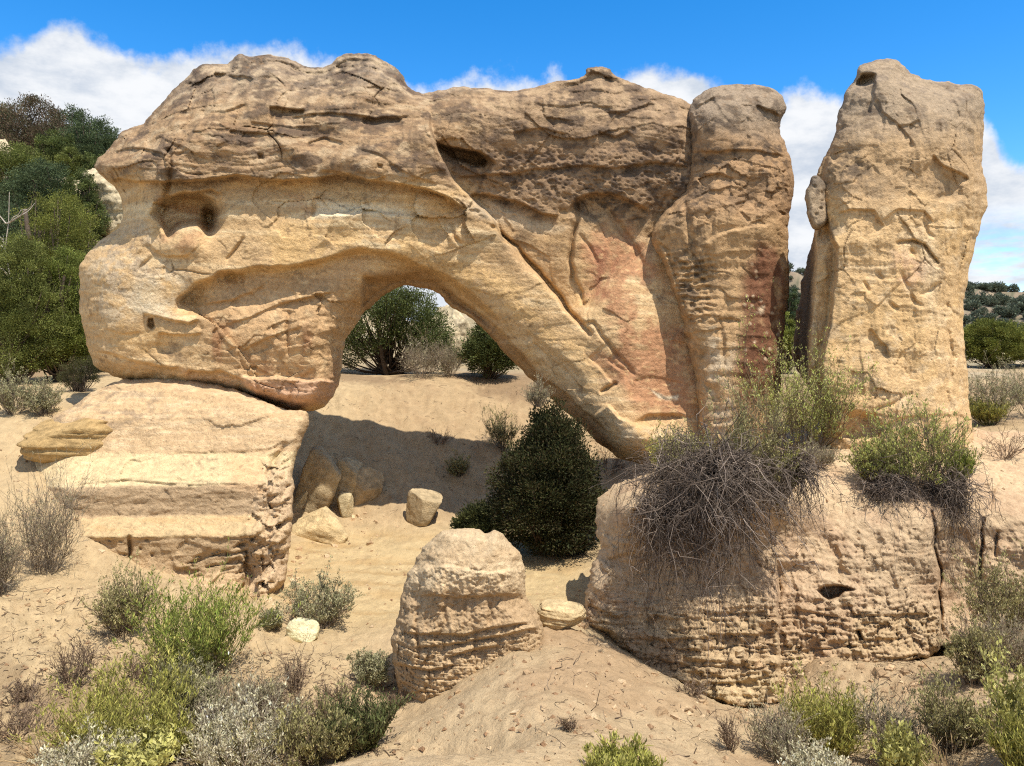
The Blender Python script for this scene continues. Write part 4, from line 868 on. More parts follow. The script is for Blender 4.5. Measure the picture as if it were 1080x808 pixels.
# lower left, around the wash
shrub(48, 604, 74, 100, 'grey', 'large grey-brown twiggy bush on the sandy slope left of the banded ledge')
shrub(-4, 628, 50, 76, 'grey', 'grey bush cut off by the left edge of the picture, above bare sand')
shrub(130, 668, 66, 62, 'olive', 'rounded grey-green bush with bare pale roots, below the banded ledge')
shrub(210, 716, 112, 94, 'green', 'tallest bright green broom-like bush below the banded ledge')
shrub(78, 722, 50, 48, 'dry', 'leafless dark brown twiggy bush alone on sand in the lower left')
shrub(132, 786, 136, 72, 'yellow', 'wide yellow-green broom-like bush in the lower left corner area')
shrub(331, 662, 74, 50, 'sage', 'grey-green sagebrush behind the small white stone in the wash')
shrub(287, 663, 20, 18, 'sage', 'tiny grey-green tuft left of the small white stone')
shrub(394, 722, 34, 30, 'sage', 'small grey-green sagebrush in bare sand left of the earth pillar')
shrub(384, 790, 64, 52, 'dark', 'dark green bush against the lit edge of the foreground mound')
shrub(258, 822, 96, 76, 'silver', 'pale silvery bush at the bottom edge, largest of the silver ones')
shrub(328, 806, 72, 62, 'olive', 'olive bush between the pale silvery bush and the dark green bush')
shrub(92, 826, 80, 44, 'silver', 'low silvery bush at the bottom edge below the wide yellow-green bush')
shrub(152, 822, 76, 44, 'fresh', 'pale leafy yellow-green plant between two silvery bushes at the bottom edge')
shrub(190, 748, 52, 46, 'sage', 'grey-green bush filling the gap between the green and yellow-green bushes')
shrub(224, 780, 62, 52, 'grey', 'dull grey twiggy bush right of the wide yellow-green bush')
shrub(270, 752, 54, 36, 'grey', 'low spreading grey bush below the tall bright green bush')
shrub(311, 730, 34, 44, 'dry', 'thin pale dry stalks standing in plant litter left of the wash')
shrub(345, 762, 44, 30, 'dry', 'low tangle of dry brown twigs above the olive bush')
shrub(18, 776, 70, 34, 'dry', 'dry brown twigs lying low on sand at the far lower left')
shrub(46, 800, 74, 24, 'straw', 'patch of flattened straw-coloured grass at the far lower left')
shrub(24, 738, 34, 18, 'dry', 'tiny dead twig tuft on bare sand near the left edge')
shrub(160, 722, 40, 34, 'dry', 'dead brown undergrowth at the foot of the tall bright green bush')
shrub(356, 738, 26, 16, 'dry', 'flat dead twigs on sand left of the earth pillar')
shrub(240, 812, 60, 44, 'olive', 'olive-grey tuft on the left side of the large pale silvery bush')
shrub(296, 790, 50, 46, 'grey', 'grey twiggy tuft between the pale silvery bush and the olive bush')
shrub(214, 756, 44, 34, 'sage', 'low grey-green tuft under the right side of the tall bright green bush')
shrub(172, 800, 54, 40, 'yellow', 'small yellow-green tuft below the wide yellow-green bush')
shrub(360, 800, 44, 44, 'olive', 'olive tuft at the left foot of the dark green bush')
shrub(300, 760, 46, 26, 'dry', 'brown dry scrub behind the grey twiggy tuft')
shrub(418, 746, 26, 14, 'dry', 'brown dead twigs at the foot of the earth pillar')
# inside the opening
shrub(530, 474, 34, 40, 'olive', 'olive shrub on the sunny slope behind the dark juniper')
shrub(484, 502, 24, 20, 'olive', 'small faded shrub in shadow left of the dark juniper')
shrub(567, 428, 26, 26, 'grey', 'small grey shrub beside the underside of the arch')
shrub(463, 468, 28, 14, 'dry', 'dead dark twigs on the edge of the arch\'s shadow')
shrub(446, 398, 54, 40, 'grey', 'grey scrub at the right foot of the spreading juniper beyond the arch')
shrub(474, 397, 30, 34, 'grey', 'grey scrub between the two junipers beyond the arch')
shrub(640, 500, 60, 30, 'dry', 'dead brush tucked under the arch\'s right foot')
# right: on the bank
shrub(846, 478, 112, 112, 'green2', 'tall fresh green bush in front of the slot beside the tower', None, 'green_bush')
shrub(798, 520, 78, 108, 'olive', 'olive-grey bush left of the tall green bush, on the bank')
shrub(748, 514, 94, 60, 'olive', 'olive-topped bush on the lip of the bank above hanging dead stems')
shrub(716, 502, 60, 40, 'yellow', 'yellow-green sprigs at the foot of the arch\'s right leg')
shrub(815, 530, 50, 58, 'yellow', 'yellow-green sprigs between two olive bushes on the bank')
shrub(972, 516, 92, 82, 'olive2', 'sprawling bush with green tips below the tower')
shrub(924, 512, 52, 46, 'olive2', 'low bush with bright green tips left of the sprawling bush below the tower')
shrub(1012, 512, 26, 36, 'green', 'small green sprig at the right foot of the tower')
shrub(865, 494, 40, 24, 'grey', 'grey scrub beside the hollow at the tower\'s foot')
shrub(1058, 484, 46, 32, 'dry', 'dry brown bush right of the tower on bare earth')
shrub(1046, 446, 74, 64, 'sage', 'large grey sagebrush on the terrace right of the tower')
shrub(1088, 440, 60, 50, 'sage', 'grey sagebrush cut by the right edge beside the large sagebrush')
shrub(1042, 448, 34, 24, 'yellow', 'small yellow-green tuft in front of the large grey sagebrush')
# right: foot of the bank
shrub(1058, 672, 84, 72, 'olive', 'olive bush at the foot of the bank near the right edge')
shrub(1064, 704, 72, 46, 'grey', 'dark grey twiggy bush below the olive bush near the right edge')
shrub(1024, 722, 50, 62, 'olive', 'grey-olive bush at the right end of the bare earth slope')
shrub(1068, 806, 62, 110, 'fresh', 'tall pale green leafy plant near the lower right corner')
shrub(872, 800, 88, 70, 'yellow', 'light yellow-green bush below the bank with the hole')
shrub(822, 800, 60, 48, 'grey', 'grey dry bush left of the light yellow-green bush')
shrub(945, 806, 74, 60, 'grey', 'grey-brown twiggy bush right of the light yellow-green bush')
shrub(1006, 790, 66, 66, 'olive', 'dull olive bush in front of the pale leafy plant on the right')
shrub(948, 828, 44, 56, 'fresh', 'pale green leafy stalks at the bottom edge between grey bushes')
shrub(1004, 832, 60, 50, 'straw', 'pale dry grass stalks at the bottom edge right of the leafy stalks')
shrub(1084, 826, 50, 60, 'yellow', 'bright yellow-green bush in the lower right corner')
shrub(860, 832, 60, 34, 'silver', 'low silvery bush at the bottom edge below the light yellow-green bush')
shrub(652, 828, 66, 34, 'yellow', 'yellow-green tuft at the bottom edge of the bare mound')
shrub(730, 732, 34, 14, 'dry', 'dead twigs lying on the bare mound below the bank')
shrub(600, 768, 20, 10, 'dry', 'scrap of dead twig in the middle of the bare mound')
shrub(770, 790, 26, 34, 'dry', 'dead stump of twigs right of the bare mound')

def build_shrubs():
    done = []
    for i, s in enumerate(SHRUBS):
        u, v, wp, hp, kind, label, group, name, Y = s
        p = hit(u, v) if Y is None else P(u, v, Y)
        done.append(p)
    for i, (p, s) in enumerate(zip(done, SHRUBS)):
        u, v, wp, hp, kind, label, group, name, Y = s
        k = p[1] / F; h, w_ = hp * k, wp * k
        if kind == 'green2': sm, lm = shrub_meshes(300 + i, h, w_, 40, 6, 4, .8, .25, .2, (.05, .015), 10000, (.007, .0026), upright=.9, lcol=((176, 180, 92), (152, 160, 78), (194, 192, 118), (164, 156, 104)), scol=((110, 96, 72),))
        elif kind == 'olive2': sm, lm = shrub_meshes(300 + i, h, w_, 36, 6, 4, .95, .2, .22, (.045, .014), 6500, (.006, .0026), upright=.8, dead=.35, lcol=((160, 156, 92), (142, 138, 82), (170, 176, 92)), scol=((116, 102, 82), (94, 82, 66)))
        else: sm, lm = KIND(kind, h, w_, 300 + i)
        # scale to the size seen
        allv = sm[0] if lm is None else np.concatenate([sm[0], lm[0]])
        zt = np.percentile(allv[:, 2], 97.5); xs = np.percentile(np.abs(allv[:, :2]), 97)
        sc = np.array([w_ * .5 / xs, w_ * .5 / xs, h / zt])
        sm = (sm[0] * sc, sm[1], sm[2]); lm = None if lm is None else (lm[0] * sc, lm[1], lm[2])
        nm = {'sage': 'sagebrush', 'silver': 'sagebrush', 'green': 'broom_bush', 'yellow': 'broom_bush', 'dry': 'dead_bush', 'straw': 'dry_grass_tuft', 'fresh': 'leafy_plant', 'green2': 'green_bush'}.get(kind, 'desert_shrub')
        plant(nm, p, sm, lm, label, 'grass' if kind == 'straw' else 'plant' if kind == 'fresh' else 'shrub')

# dead stems hanging over the lip of the bank
def hanging(u, v, wpx, hpx, seed, n, label):
    p = hit(u, v); k = p[1] / F; h, w_ = hpx * k, wpx * k; rng = np.random.default_rng(seed)
    x = (rng.random(n) - .5) * w_ * .8; st = np.stack([x, -.05 + rng.random(n) * .25, rng.random(n) * .18 + .05], 1)
    d = unit(np.stack([x / w_ * 1.2 + rng.normal(size=n) * .25, -1.0 - .4 * rng.random(n), .45 + .25 * rng.normal(size=n)], 1))
    L = h * (.45 + .5 * rng.random(n)); K = 8
    P1 = grow(rng, st, d * np.array([.7, .36, .7]), L * (.55 + .6 * rng.random(n)), K, .75, -.55 - .75 * rng.random(n))
    m = 9; par = np.repeat(np.arange(n), m); i = rng.integers(1, K - 1, n * m); s = P1[par, i]
    dd = unit(unit(P1[par, i + 1] - P1[par, i]) + rng.normal(size=(n * m, 3)) * .8); l2 = L[par] * (.12 + .25 * rng.random(n * m))
    P2 = grow(rng, s, dd, l2, 5, .3, np.full(n * m, -.15))
    V, Fc, Cc, o = [], [], [], 0
    cl = [lin(c) for c in ((118, 104, 92), (92, 80, 70), (146, 130, 114), (70, 60, 52))]
    for q, r in ((P1, .0070), (P2, .0032)):
        v_, f = tubes(q, r * (.7 + .6 * rng.random(len(q))), np.full(len(q), r * .35), 3); V.append(v_); Fc.append(f + o); o += len(v_); Cc.append(pick(rng, len(q), cl, .2, q.shape[1] * 3))
    t = tag(empty('hanging_bush', p), label, 'dead bush')
    obj('stems', np_mesh('stems', np.concatenate(V), np.concatenate(Fc), M_twig, np.concatenate(Cc)), t)
HANG = [(726, 508, 46, 142, 260, 'broad mop of grey dead stems hanging over the bank lip, left half'), (766, 508, 46, 150, 260, 'broad mop of grey dead stems hanging over the bank lip, right half'), (702, 552, 24, 92, 90, 'narrow curtain of dead stems hanging left of the broad mop'), (832, 502, 32, 80, 150, 'dark dead stems hanging below the olive-grey bush on the bank'),
        (938, 524, 36, 76, 170, 'dead stems hanging below the bush with bright green tips'), (996, 524, 28, 96, 150, 'dead stems hanging over the split in the bank, below the tower')]

# ---------------------------------------------------------------- trees
def tree_meshes(seed, h, w, lobes, trunk_r, nclump, nleaf, leaf, lcol, tcol=((112, 98, 84), (90, 78, 66)), multi=4, fill=.55, csk=.9, lean=0.0, low=.12, bare=0):
    """lobes: (x, y, z, rx, ry, rz) in units of half-width / height"""
    rng = np.random.default_rng(seed)
    lob = np.array(lobes, float); wv = lob[:, 3] * lob[:, 4] * lob[:, 5]; pr = wv ** .75; pr /= pr.sum()
    nclump = int(nclump * 1.35); nleaf = int(nleaf * .75); li = rng.choice(len(lob), nclump, p=pr); d = unit(rng.normal(size=(nclump, 3))); r = (fill + (1 - fill) * rng.random(nclump)) ** .8
    c = lob[li, :3] + d * lob[li, 3:] * r[:, None]
    c = c * np.array([w / 2, w / 2, h]); keep = c[:, 2] > low * h * .5; c = c[keep]
    # trunk and limbs
    nt = multi; az = rng.random(nt) * 6.28; tops = np.stack([np.cos(az) * w * .2 + lean * w, np.sin(az) * w * .2, h * (.5 + .3 * rng.random(nt))], 1)
    K = 7; t = np.linspace(0, 1, K)[None, :, None]
    base = np.stack([np.cos(az) * trunk_r, np.sin(az) * trunk_r, np.full(nt, -.25)], 1)
    T = base[:, None] * (1 - t) + tops[:, None] * t + np.cumsum(rng.normal(size=(nt, K, 3)), 1) * t * (1 - .4 * t) * h * .03
    V, Fc, Cc, o = [], [], [], 0
    tc_ = [lin(x) for x in tcol]
    v, f = tubes(T, np.full(nt, trunk_r), np.full(nt, trunk_r * .3), 7); V.append(v); Fc.append(f); o += len(v); Cc.append(pick(rng, nt, tc_, .12, K * 7))
    nb = min(len(c), 90); ids = rng.permutation(len(c))[:nb]
    e = c[ids]; ti = rng.integers(nt, size=nb); tt = np.clip(.15 + .75 * e[:, 2] / h * rng.random(nb), .1, .9); ii = (tt * (K - 1)).astype(int); s = T[ti, ii]
    B = s[:, None] * (1 - t) + e[:, None] * t; B[..., 2] -= np.sin(t[..., 0] * math.pi) * h * .05; B += np.cumsum(rng.normal(size=B.shape), 1) * t * (1 - t) * h * .025
    v, f = tubes(B, np.full(nb, trunk_r * .34), np.full(nb, trunk_r * .08), 5); V.append(v); Fc.append(f + o); o += len(v); Cc.append(pick(rng, nb, tc_, .15, K * 5))
    trunk = (np.concatenate(V), np.concatenate(Fc), np.concatenate(Cc))
    # foliage sprays
    n = len(c) * nleaf; par = np.repeat(np.arange(len(c)), nleaf)
    ctr = np.array([0, 0, h * .35]); od = unit(c - ctr + np.array([0, 0, h * .1]))
    cs = (.05 + .045 * rng.random(len(c))) * min(w, h) * 1.3 * csk
    loc = np.clip(rng.normal(size=(n, 3)), -1.6, 1.6) * cs[par][:, None] * .68; p = c[par] + loc
    dd = unit(unit(loc) * .7 + od[par] * .7 + rng.normal(size=(n, 3)) * .45 + np.array([0, 0, .3]))
    lv, lf = blades(p, dd, leaf[0] * (.6 + .8 * rng.random(n)), leaf[1] * (.6 + .8 * rng.random(n)), rng)
    br = rng.normal(size=len(c)) * .20
    lc = np.clip(pick(rng, n, [lin(x) for x in lcol], .14, 4) * (1 + np.repeat(br[par], 4))[:, None], .006, .5)
    zt = np.percentile(lv[:, 2], 99.5) ; xs = np.percentile(np.abs(lv[:, 0]), 97); sc = np.array([w * .5 / xs, w * .5 / xs, h / zt])
    return (trunk[0] * sc, trunk[1], trunk[2]), (lv * sc, lf, lc)

def tree(name, loc, tm, label, cat='tree', group=None, rz=0.0):
    t = tag(empty(name, loc, rz), label, cat, group)
    obj('trunk', np_mesh('trunk', tm[0][0], tm[0][1], M_bark, tm[0][2]), t)
    obj('crown', np_mesh('crown', tm[1][0], tm[1][1], M_leaf, tm[1][2], False), t)
    return t
ROUND = [(0, 0, .58, .8, .8, .36), (-.45, .1, .42, .55, .55, .30), (.45, -.1, .45, .55, .55, .3), (.05, .3, .75, .5, .5, .22), (0, -.3, .38, .7, .6, .3)]
CONE = [(.02, 0, .30, .98, .95, .22), (-.05, .05, .45, .9, .9, .22), (0, 0, .60, .72, .72, .2), (.03, 0, .74, .5, .5, .17), (.02, 0, .87, .27, .27, .13), (.12, 0, .14, .72, .72, .14)]
TALL = [(0, 0, .72, .6, .6, .25), (-.35, 0, .5, .62, .6, .28), (.4, .1, .42, .6, .6, .3), (0, -.2, .28, .85, .8, .22), (.1, .1, .88, .32, .32, .13)]
SPREAD = [(-.3, 0, .55, .7, .6, .34), (.3, .1, .66, .6, .6, .3), (.65, 0, .42, .42, .5, .3), (-.7, 0, .36, .36, .5, .28), (0, -.2, .8, .5, .5, .18), (.9, 0, .25, .25, .3, .2)]
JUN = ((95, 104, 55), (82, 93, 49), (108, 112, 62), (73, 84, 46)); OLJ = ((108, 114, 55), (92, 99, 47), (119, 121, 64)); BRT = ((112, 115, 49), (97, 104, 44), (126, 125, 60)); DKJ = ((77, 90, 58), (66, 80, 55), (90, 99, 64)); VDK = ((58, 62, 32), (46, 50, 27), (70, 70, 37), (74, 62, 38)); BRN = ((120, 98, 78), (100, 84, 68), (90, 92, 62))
def put_tree(u, vtop, Y, wpx, lobes, lcol, label, seed, name='juniper_tree', nclump=170, nleaf=60, leaf=(.07, .022), vbase=None, group=None, fine=False, **kw):
    if fine: nleaf = int(nleaf * 1.7); leaf = (leaf[0] * .66, leaf[1] * .72)
    x = (u - CX) / F * Y
    z = float(ground_z(np.array([x]), np.array([Y]))[0]) if vbase is None else (VH - vbase) / F * Y
    h = (VH - vtop) / F * Y - z; w_ = wpx * Y / F
    tm = tree_meshes(seed, h, w_, lobes, kw.pop('tr', .05 * h * .6), nclump, nleaf, leaf, lcol, **kw)
    return tree(name, (x, Y, z), tm, label, 'tree', group)

def build_trees():
    p = hit(580, 584)
    k = p[1] / F
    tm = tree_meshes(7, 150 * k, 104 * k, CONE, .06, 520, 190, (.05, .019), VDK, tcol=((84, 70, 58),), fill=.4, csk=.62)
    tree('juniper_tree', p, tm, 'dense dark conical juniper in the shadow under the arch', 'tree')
    p = P(506, 560, 14.4); p[2] = float(ground_z(p[0:1], p[1:2])[0]); k = p[1] / F
    tree('juniper_bush', p, tree_meshes(8, 54 * k, 56 * k, ROUND, .03, 170, 90, (.06, .024), ((64, 68, 34), (78, 78, 40), (52, 56, 30)), tcol=((84, 70, 58),)), 'small dark juniper bush on the left side of the conical juniper', 'shrub')
    put_tree(412, 304, 24.0, 120, SPREAD, JUN, 'spreading juniper with bare lower limbs framed by the arch', 21, nclump=420, nleaf=100, leaf=(.075, .028), csk=.62, tcol=((84, 72, 60), (66, 56, 48)), multi=6, tr=.10, fill=.5)
    put_tree(519, 338, 22.6, 58, ROUND, ((92, 98, 52), (76, 84, 46)), 'rounded juniper framed by the arch, right of the spreading one', 22, nclump=240, nleaf=100, leaf=(.07, .026), csk=.65)
    T = lambda *a, **k: put_tree(*a, **dict(dict(csk=.62, fill=.45, fine=True), **k))
    T(34, 104, 42, 84, TALL, BRN, 'half-dead brownish pine on the skyline, tallest on the hill', 31, 'pine_tree', 187, 120, (0.131, 0.054), tcol=((70, 58, 50),), multi=1)
    T(-4, 112, 45, 70, TALL, DKJ, 'dark pine on the skyline left of the half-dead brownish pine', 32, 'pine_tree', 187, 120, (0.131, 0.054))
    T(72, 116, 44, 50, TALL, DKJ, 'dark pine on the skyline right of the half-dead brownish pine', 33, 'pine_tree', 187, 120, (0.131, 0.054))
    T(97, 124, 42, 62, ROUND, DKJ, 'dark round-topped juniper on the skyline nearest the arch', 34, nclump=200, nleaf=120, leaf=(0.131, 0.054))
    T(58, 140, 40, 40, ROUND, JUN, 'mid-green juniper below the half-dead brownish pine', 35, nclump=137, nleaf=120, leaf=(0.122, 0.048))
    T(74, 157, 38, 34, ROUND, OLJ, 'small olive juniper below the skyline pines', 36, nclump=112, nleaf=120, leaf=(0.112, 0.048))
    T(101, 163, 38, 34, ROUND, JUN, 'small green juniper beside the arch\'s upper left nose', 37, nclump=112, nleaf=120, leaf=(0.112, 0.048))
    T(16, 152, 33, 66, ROUND, OLJ, 'pale olive juniper high on the slope at the left edge', 38, nclump=175, nleaf=120, leaf=(0.104, 0.042))
    T(44, 172, 31, 76, TALL, DKJ, 'dull green juniper in the middle of the left slope', 39, nclump=237, nleaf=120, leaf=(0.094, 0.040))
    T(84, 182, 31, 44, TALL, JUN, 'green juniper on the slope directly behind the arch\'s left side', 40, nclump=187, nleaf=120, leaf=(0.094, 0.040))
    T(62, 206, 26, 84, ROUND, BRT, 'bright green rounded juniper halfway down the left slope', 41, nclump=287, nleaf=144, leaf=(0.075, 0.031))
    T(-10, 214, 27, 70, ROUND, DKJ, 'dark juniper behind pale bare branches at the left edge', 42, nclump=212, nleaf=120, leaf=(0.084, 0.036))
    T(102, 262, 23, 50, TALL, ((88, 92, 46), (72, 78, 42)), 'shaded juniper pressed against the arch\'s left side', 43, nclump=212, nleaf=131, leaf=(0.066, 0.029))
    T(16, 254, 19.5, 88, TALL, OLJ, 'big olive-green juniper at the left edge, nearest the camera', 44, nclump=412, nleaf=144, leaf=(0.061, 0.026), tcol=((120, 104, 88), (96, 82, 68)))
    T(66, 264, 20.5, 76, TALL, ((112, 122, 54), (98, 108, 48), (124, 128, 62)), 'olive-green juniper between the big one and the arch', 45, nclump=375, nleaf=144, leaf=(0.061, 0.026))
    T(84, 376, 18.2, 40, ROUND, ((84, 80, 46), (68, 68, 40)), 'small dark scrubby juniper below the arch\'s left side', 46, 'juniper_bush', 90, 72, (0.041, 0.014))
    # right of the tower and in the slot
    T(1046, 338, 30, 64, ROUND, BRT, 'bright green bushy tree right of the tower', 51, 'bushy_tree', 237, 131, (0.094, 0.038)); T(1090, 344, 31, 70, ROUND, BRT, 'bright green bushy tree cut by the right edge', 52, 'bushy_tree', 237, 131, (0.094, 0.038))
    T(828, 332, 27, 34, ROUND, ((132, 136, 64), (116, 122, 58)), 'yellow-green bushy tree seen through the slot', 53, 'bushy_tree', 150, 120, (0.084, 0.036)); T(834, 306, 60, 20, ROUND, DKJ, 'dark juniper seen through the slot, above the yellow-green tree', 54, nclump=87, nleaf=96, leaf=(0.188, 0.084))
    # sagebrush under the left trees
    shrub(14, 436, 56, 42, 'sage', 'grey sagebrush under the big olive-green juniper'); shrub(46, 438, 36, 34, 'sage', 'small grey sagebrush between the junipers and the banded ledge')

# pale bare branches
def snag(u, v, hpx, wpx, label, seed, Y, n=9):
    rng = np.random.default_rng(seed); p = P(u, v, Y); k = Y / F; h, w_ = hpx * k, wpx * k
    p[2] = min(p[2], float(ground_z(p[0:1], p[1:2])[0])); h = (VH - (v - hpx)) / F * Y - p[2]
    t = np.linspace(0, 1, 7)[None, :, None]
    T0 = np.array([[0, 0, -.2]])[:, None] * (1 - t) + np.array([[w_ * .1, 0, h]])[:, None] * t + np.cumsum(rng.normal(size=(1, 7, 3)), 1) * .02 * h
    i = rng.integers(3, 6, n); s = T0[0, i]; d = unit(rng.normal(size=(n, 3)) * np.array([1, .6, .4]) + np.array([0, 0, .5]))
    B = grow(rng, s, d, np.full(n, w_ * .6) * (.5 + rng.random(n)), 6, .3, np.full(n, .1))
    v1, f1 = tubes(T0, np.array([.03]), np.array([.01]), 6); v2, f2 = tubes(B, np.full(n, .028), np.full(n, .006), 5)
    c = np.concatenate([pick(rng, 1, [lin((170, 158, 142))], .05, len(v1)), pick(rng, n, [lin((176, 166, 150))], .08, 30)])
    o = obj('dead_snag', np_mesh('dead_snag', np.concatenate([v1, v2]) , np.concatenate([f1, f2 + len(v1)]), M_bark, c)); o.location = tuple(float(q) for q in p); tag(o, label, 'dead tree')

# ---------------------------------------------------------------- loose rocks
def rock_mesh(seed, sx, sy, sz, box=2.6, rough=.10, cuts=7, col=(196, 166, 124), sub=5, strata=0.0):
    import bmesh
    bm = bmesh.new(); bmesh.ops.create_icosphere(bm, subdivisions=sub, radius=1.0)
    v = np.array([q.co[:] for q in bm.verts]); f = np.array([[q.index for q in a.verts] for a in bm.faces]); bm.free()
    rng = np.random.default_rng(seed)
    v = v / (np.abs(v) ** box).sum(1)[:, None] ** (1 / box)
    for i in range(cuts):
        nrm = unit(rng.normal(size=3)); dd = .55 + .32 * rng.random(); s = v @ nrm; v = v - nrm * np.maximum(s - dd, 0)[:, None] * .9
    v = v / np.maximum(np.abs(v).max(0), 1e-6)
    v = v * (1 + rough * fbm(v[:, 0] * 1.4 + seed, v[:, 1] * 1.4, v[:, 2] * 1.4, 4)[:, None] + rough * .35 * ridged(v[:, 0] * 3 + seed, v[:, 1] * 3, v[:, 2] * 3, 3)[:, None])
    if strata: v[:, :2] *= (1 + strata * fbm(v[:, 0] * .4, v[:, 1] * .4, v[:, 2] * 7 + seed, 3))[:, None]
    v = v * np.array([sx, sy, sz]) / 2
    n = fbm(v[:, 0] * 5 + seed, v[:, 1] * 5, v[:, 2] * 9, 4, .6); c = np.array(lin(col))[None] * (1 + .28 * n)[:, None] * np.array([.95, 1.02, .96])
    lum = (c @ np.array([.3, .5, .2]))[:, None]
    return v, f, np.clip((lum + (c - lum) * SAT_K) * ALB_K, .02, .85)
BOULD = [(62, 478, 86, 36, 1.0, .30, 'flat brown slab lying on the left end of the banded ledge', (172, 136, 88), 3.6, 4, 71, .10), (338, 571, 58, 32, .7, .1, 'angular tan block in sunlight at the mouth of the opening', (196, 164, 120), 6.0, 21, 72, .03), (319, 538, 36, 20, .8, .1, 'smaller tan block resting behind the angular tan block', (204, 176, 134), 4.0, -18, 73, 0),
         (332, 538, 50, 62, 1.2, .35, 'tall half-buried boulder in the shadow of the arch\'s left pier', (176, 148, 112), 2.8, 20, 74, .05), (360, 530, 34, 46, 1.2, .35, 'leaning half-buried boulder right of the tall shaded boulder', (176, 148, 112), 2.8, 24, 75, .03), (384, 532, 32, 38, 1.1, .35, 'rough half-buried boulder on the shaded slope, rightmost of three', (172, 142, 106), 2.3, 16, 76, 0),
         (447, 555, 38, 38, 1.0, .1, 'squat rounded boulder alone on the shaded sand left of the junipers', (172, 144, 108), 2.4, 6, 77, 0), (364, 546, 20, 26, .9, .1, 'small pale pointed stone above the angular tan block', (196, 170, 130), 2.8, 10, 78, 0), (317, 677, 32, 20, .9, .1, 'small white rounded stone beside sagebrush in the wash', (226, 206, 162), 2.3, 4, 79, 0),
         (593, 663, 48, 22, 1.0, .15, 'flat tan slab wedged between the earth pillar and the bank', (200, 168, 124), 2.6, 3, 80, .09)]
def build_boulders():
    for (u, v, wp, hp, dep, sink, label, col, box, tilt, seed, stt), p in zip(BOULD, [hit(b[0], b[1]) for b in BOULD]):
        k = p[1] / F; w_, h = wp * k, hp * k; vv, f, c = rock_mesh(seed, w_, w_ * dep * .8, h * (1 + sink), box + 1, .05, {71: 3, 79: 1, 80: 2, 74: 4, 75: 4, 76: 4, 77: 3}.get(seed, 9), col, 5, stt)
        o = obj('boulder', np_mesh('boulder', vv, f, M_rock, c)); o.location = (float(p[0]), float(p[1] + w_ * dep * .28), float(p[2] + h * (.5 - sink / 2))); o.rotation_euler = (0, math.radians(tilt), .3 * math.sin(seed)); tag(o, label, 'boulder')
    # pale crags beyond
    for u, v, Y, wp, hp, label, seed in ((478, 398, 29, 50, 74, 'pale crag on the hillside seen through the arch', 91), (116, 262, 33, 66, 80, 'pale bare crag on the slope beside the arch\'s upper left nose', 92), (4, 205, 37, 40, 60, 'pale crag among trees at the left edge of the hillside', 93), (60, 232, 36, 70, 44, 'pale crag behind the bright green rounded juniper', 94)):
        p = P(u, v, Y); w_, h = wp * Y / F, hp * Y / F; vv, f, c = rock_mesh(seed, w_, w_ * .8, h, 3, .16, 9, (188, 164, 132), 6, .05)
        o = obj('crag', np_mesh('crag', vv, f, M_rock, c)); o.location = (float(p[0]), Y, float(p[2] + h * .5)); tag(o, label, 'crag')

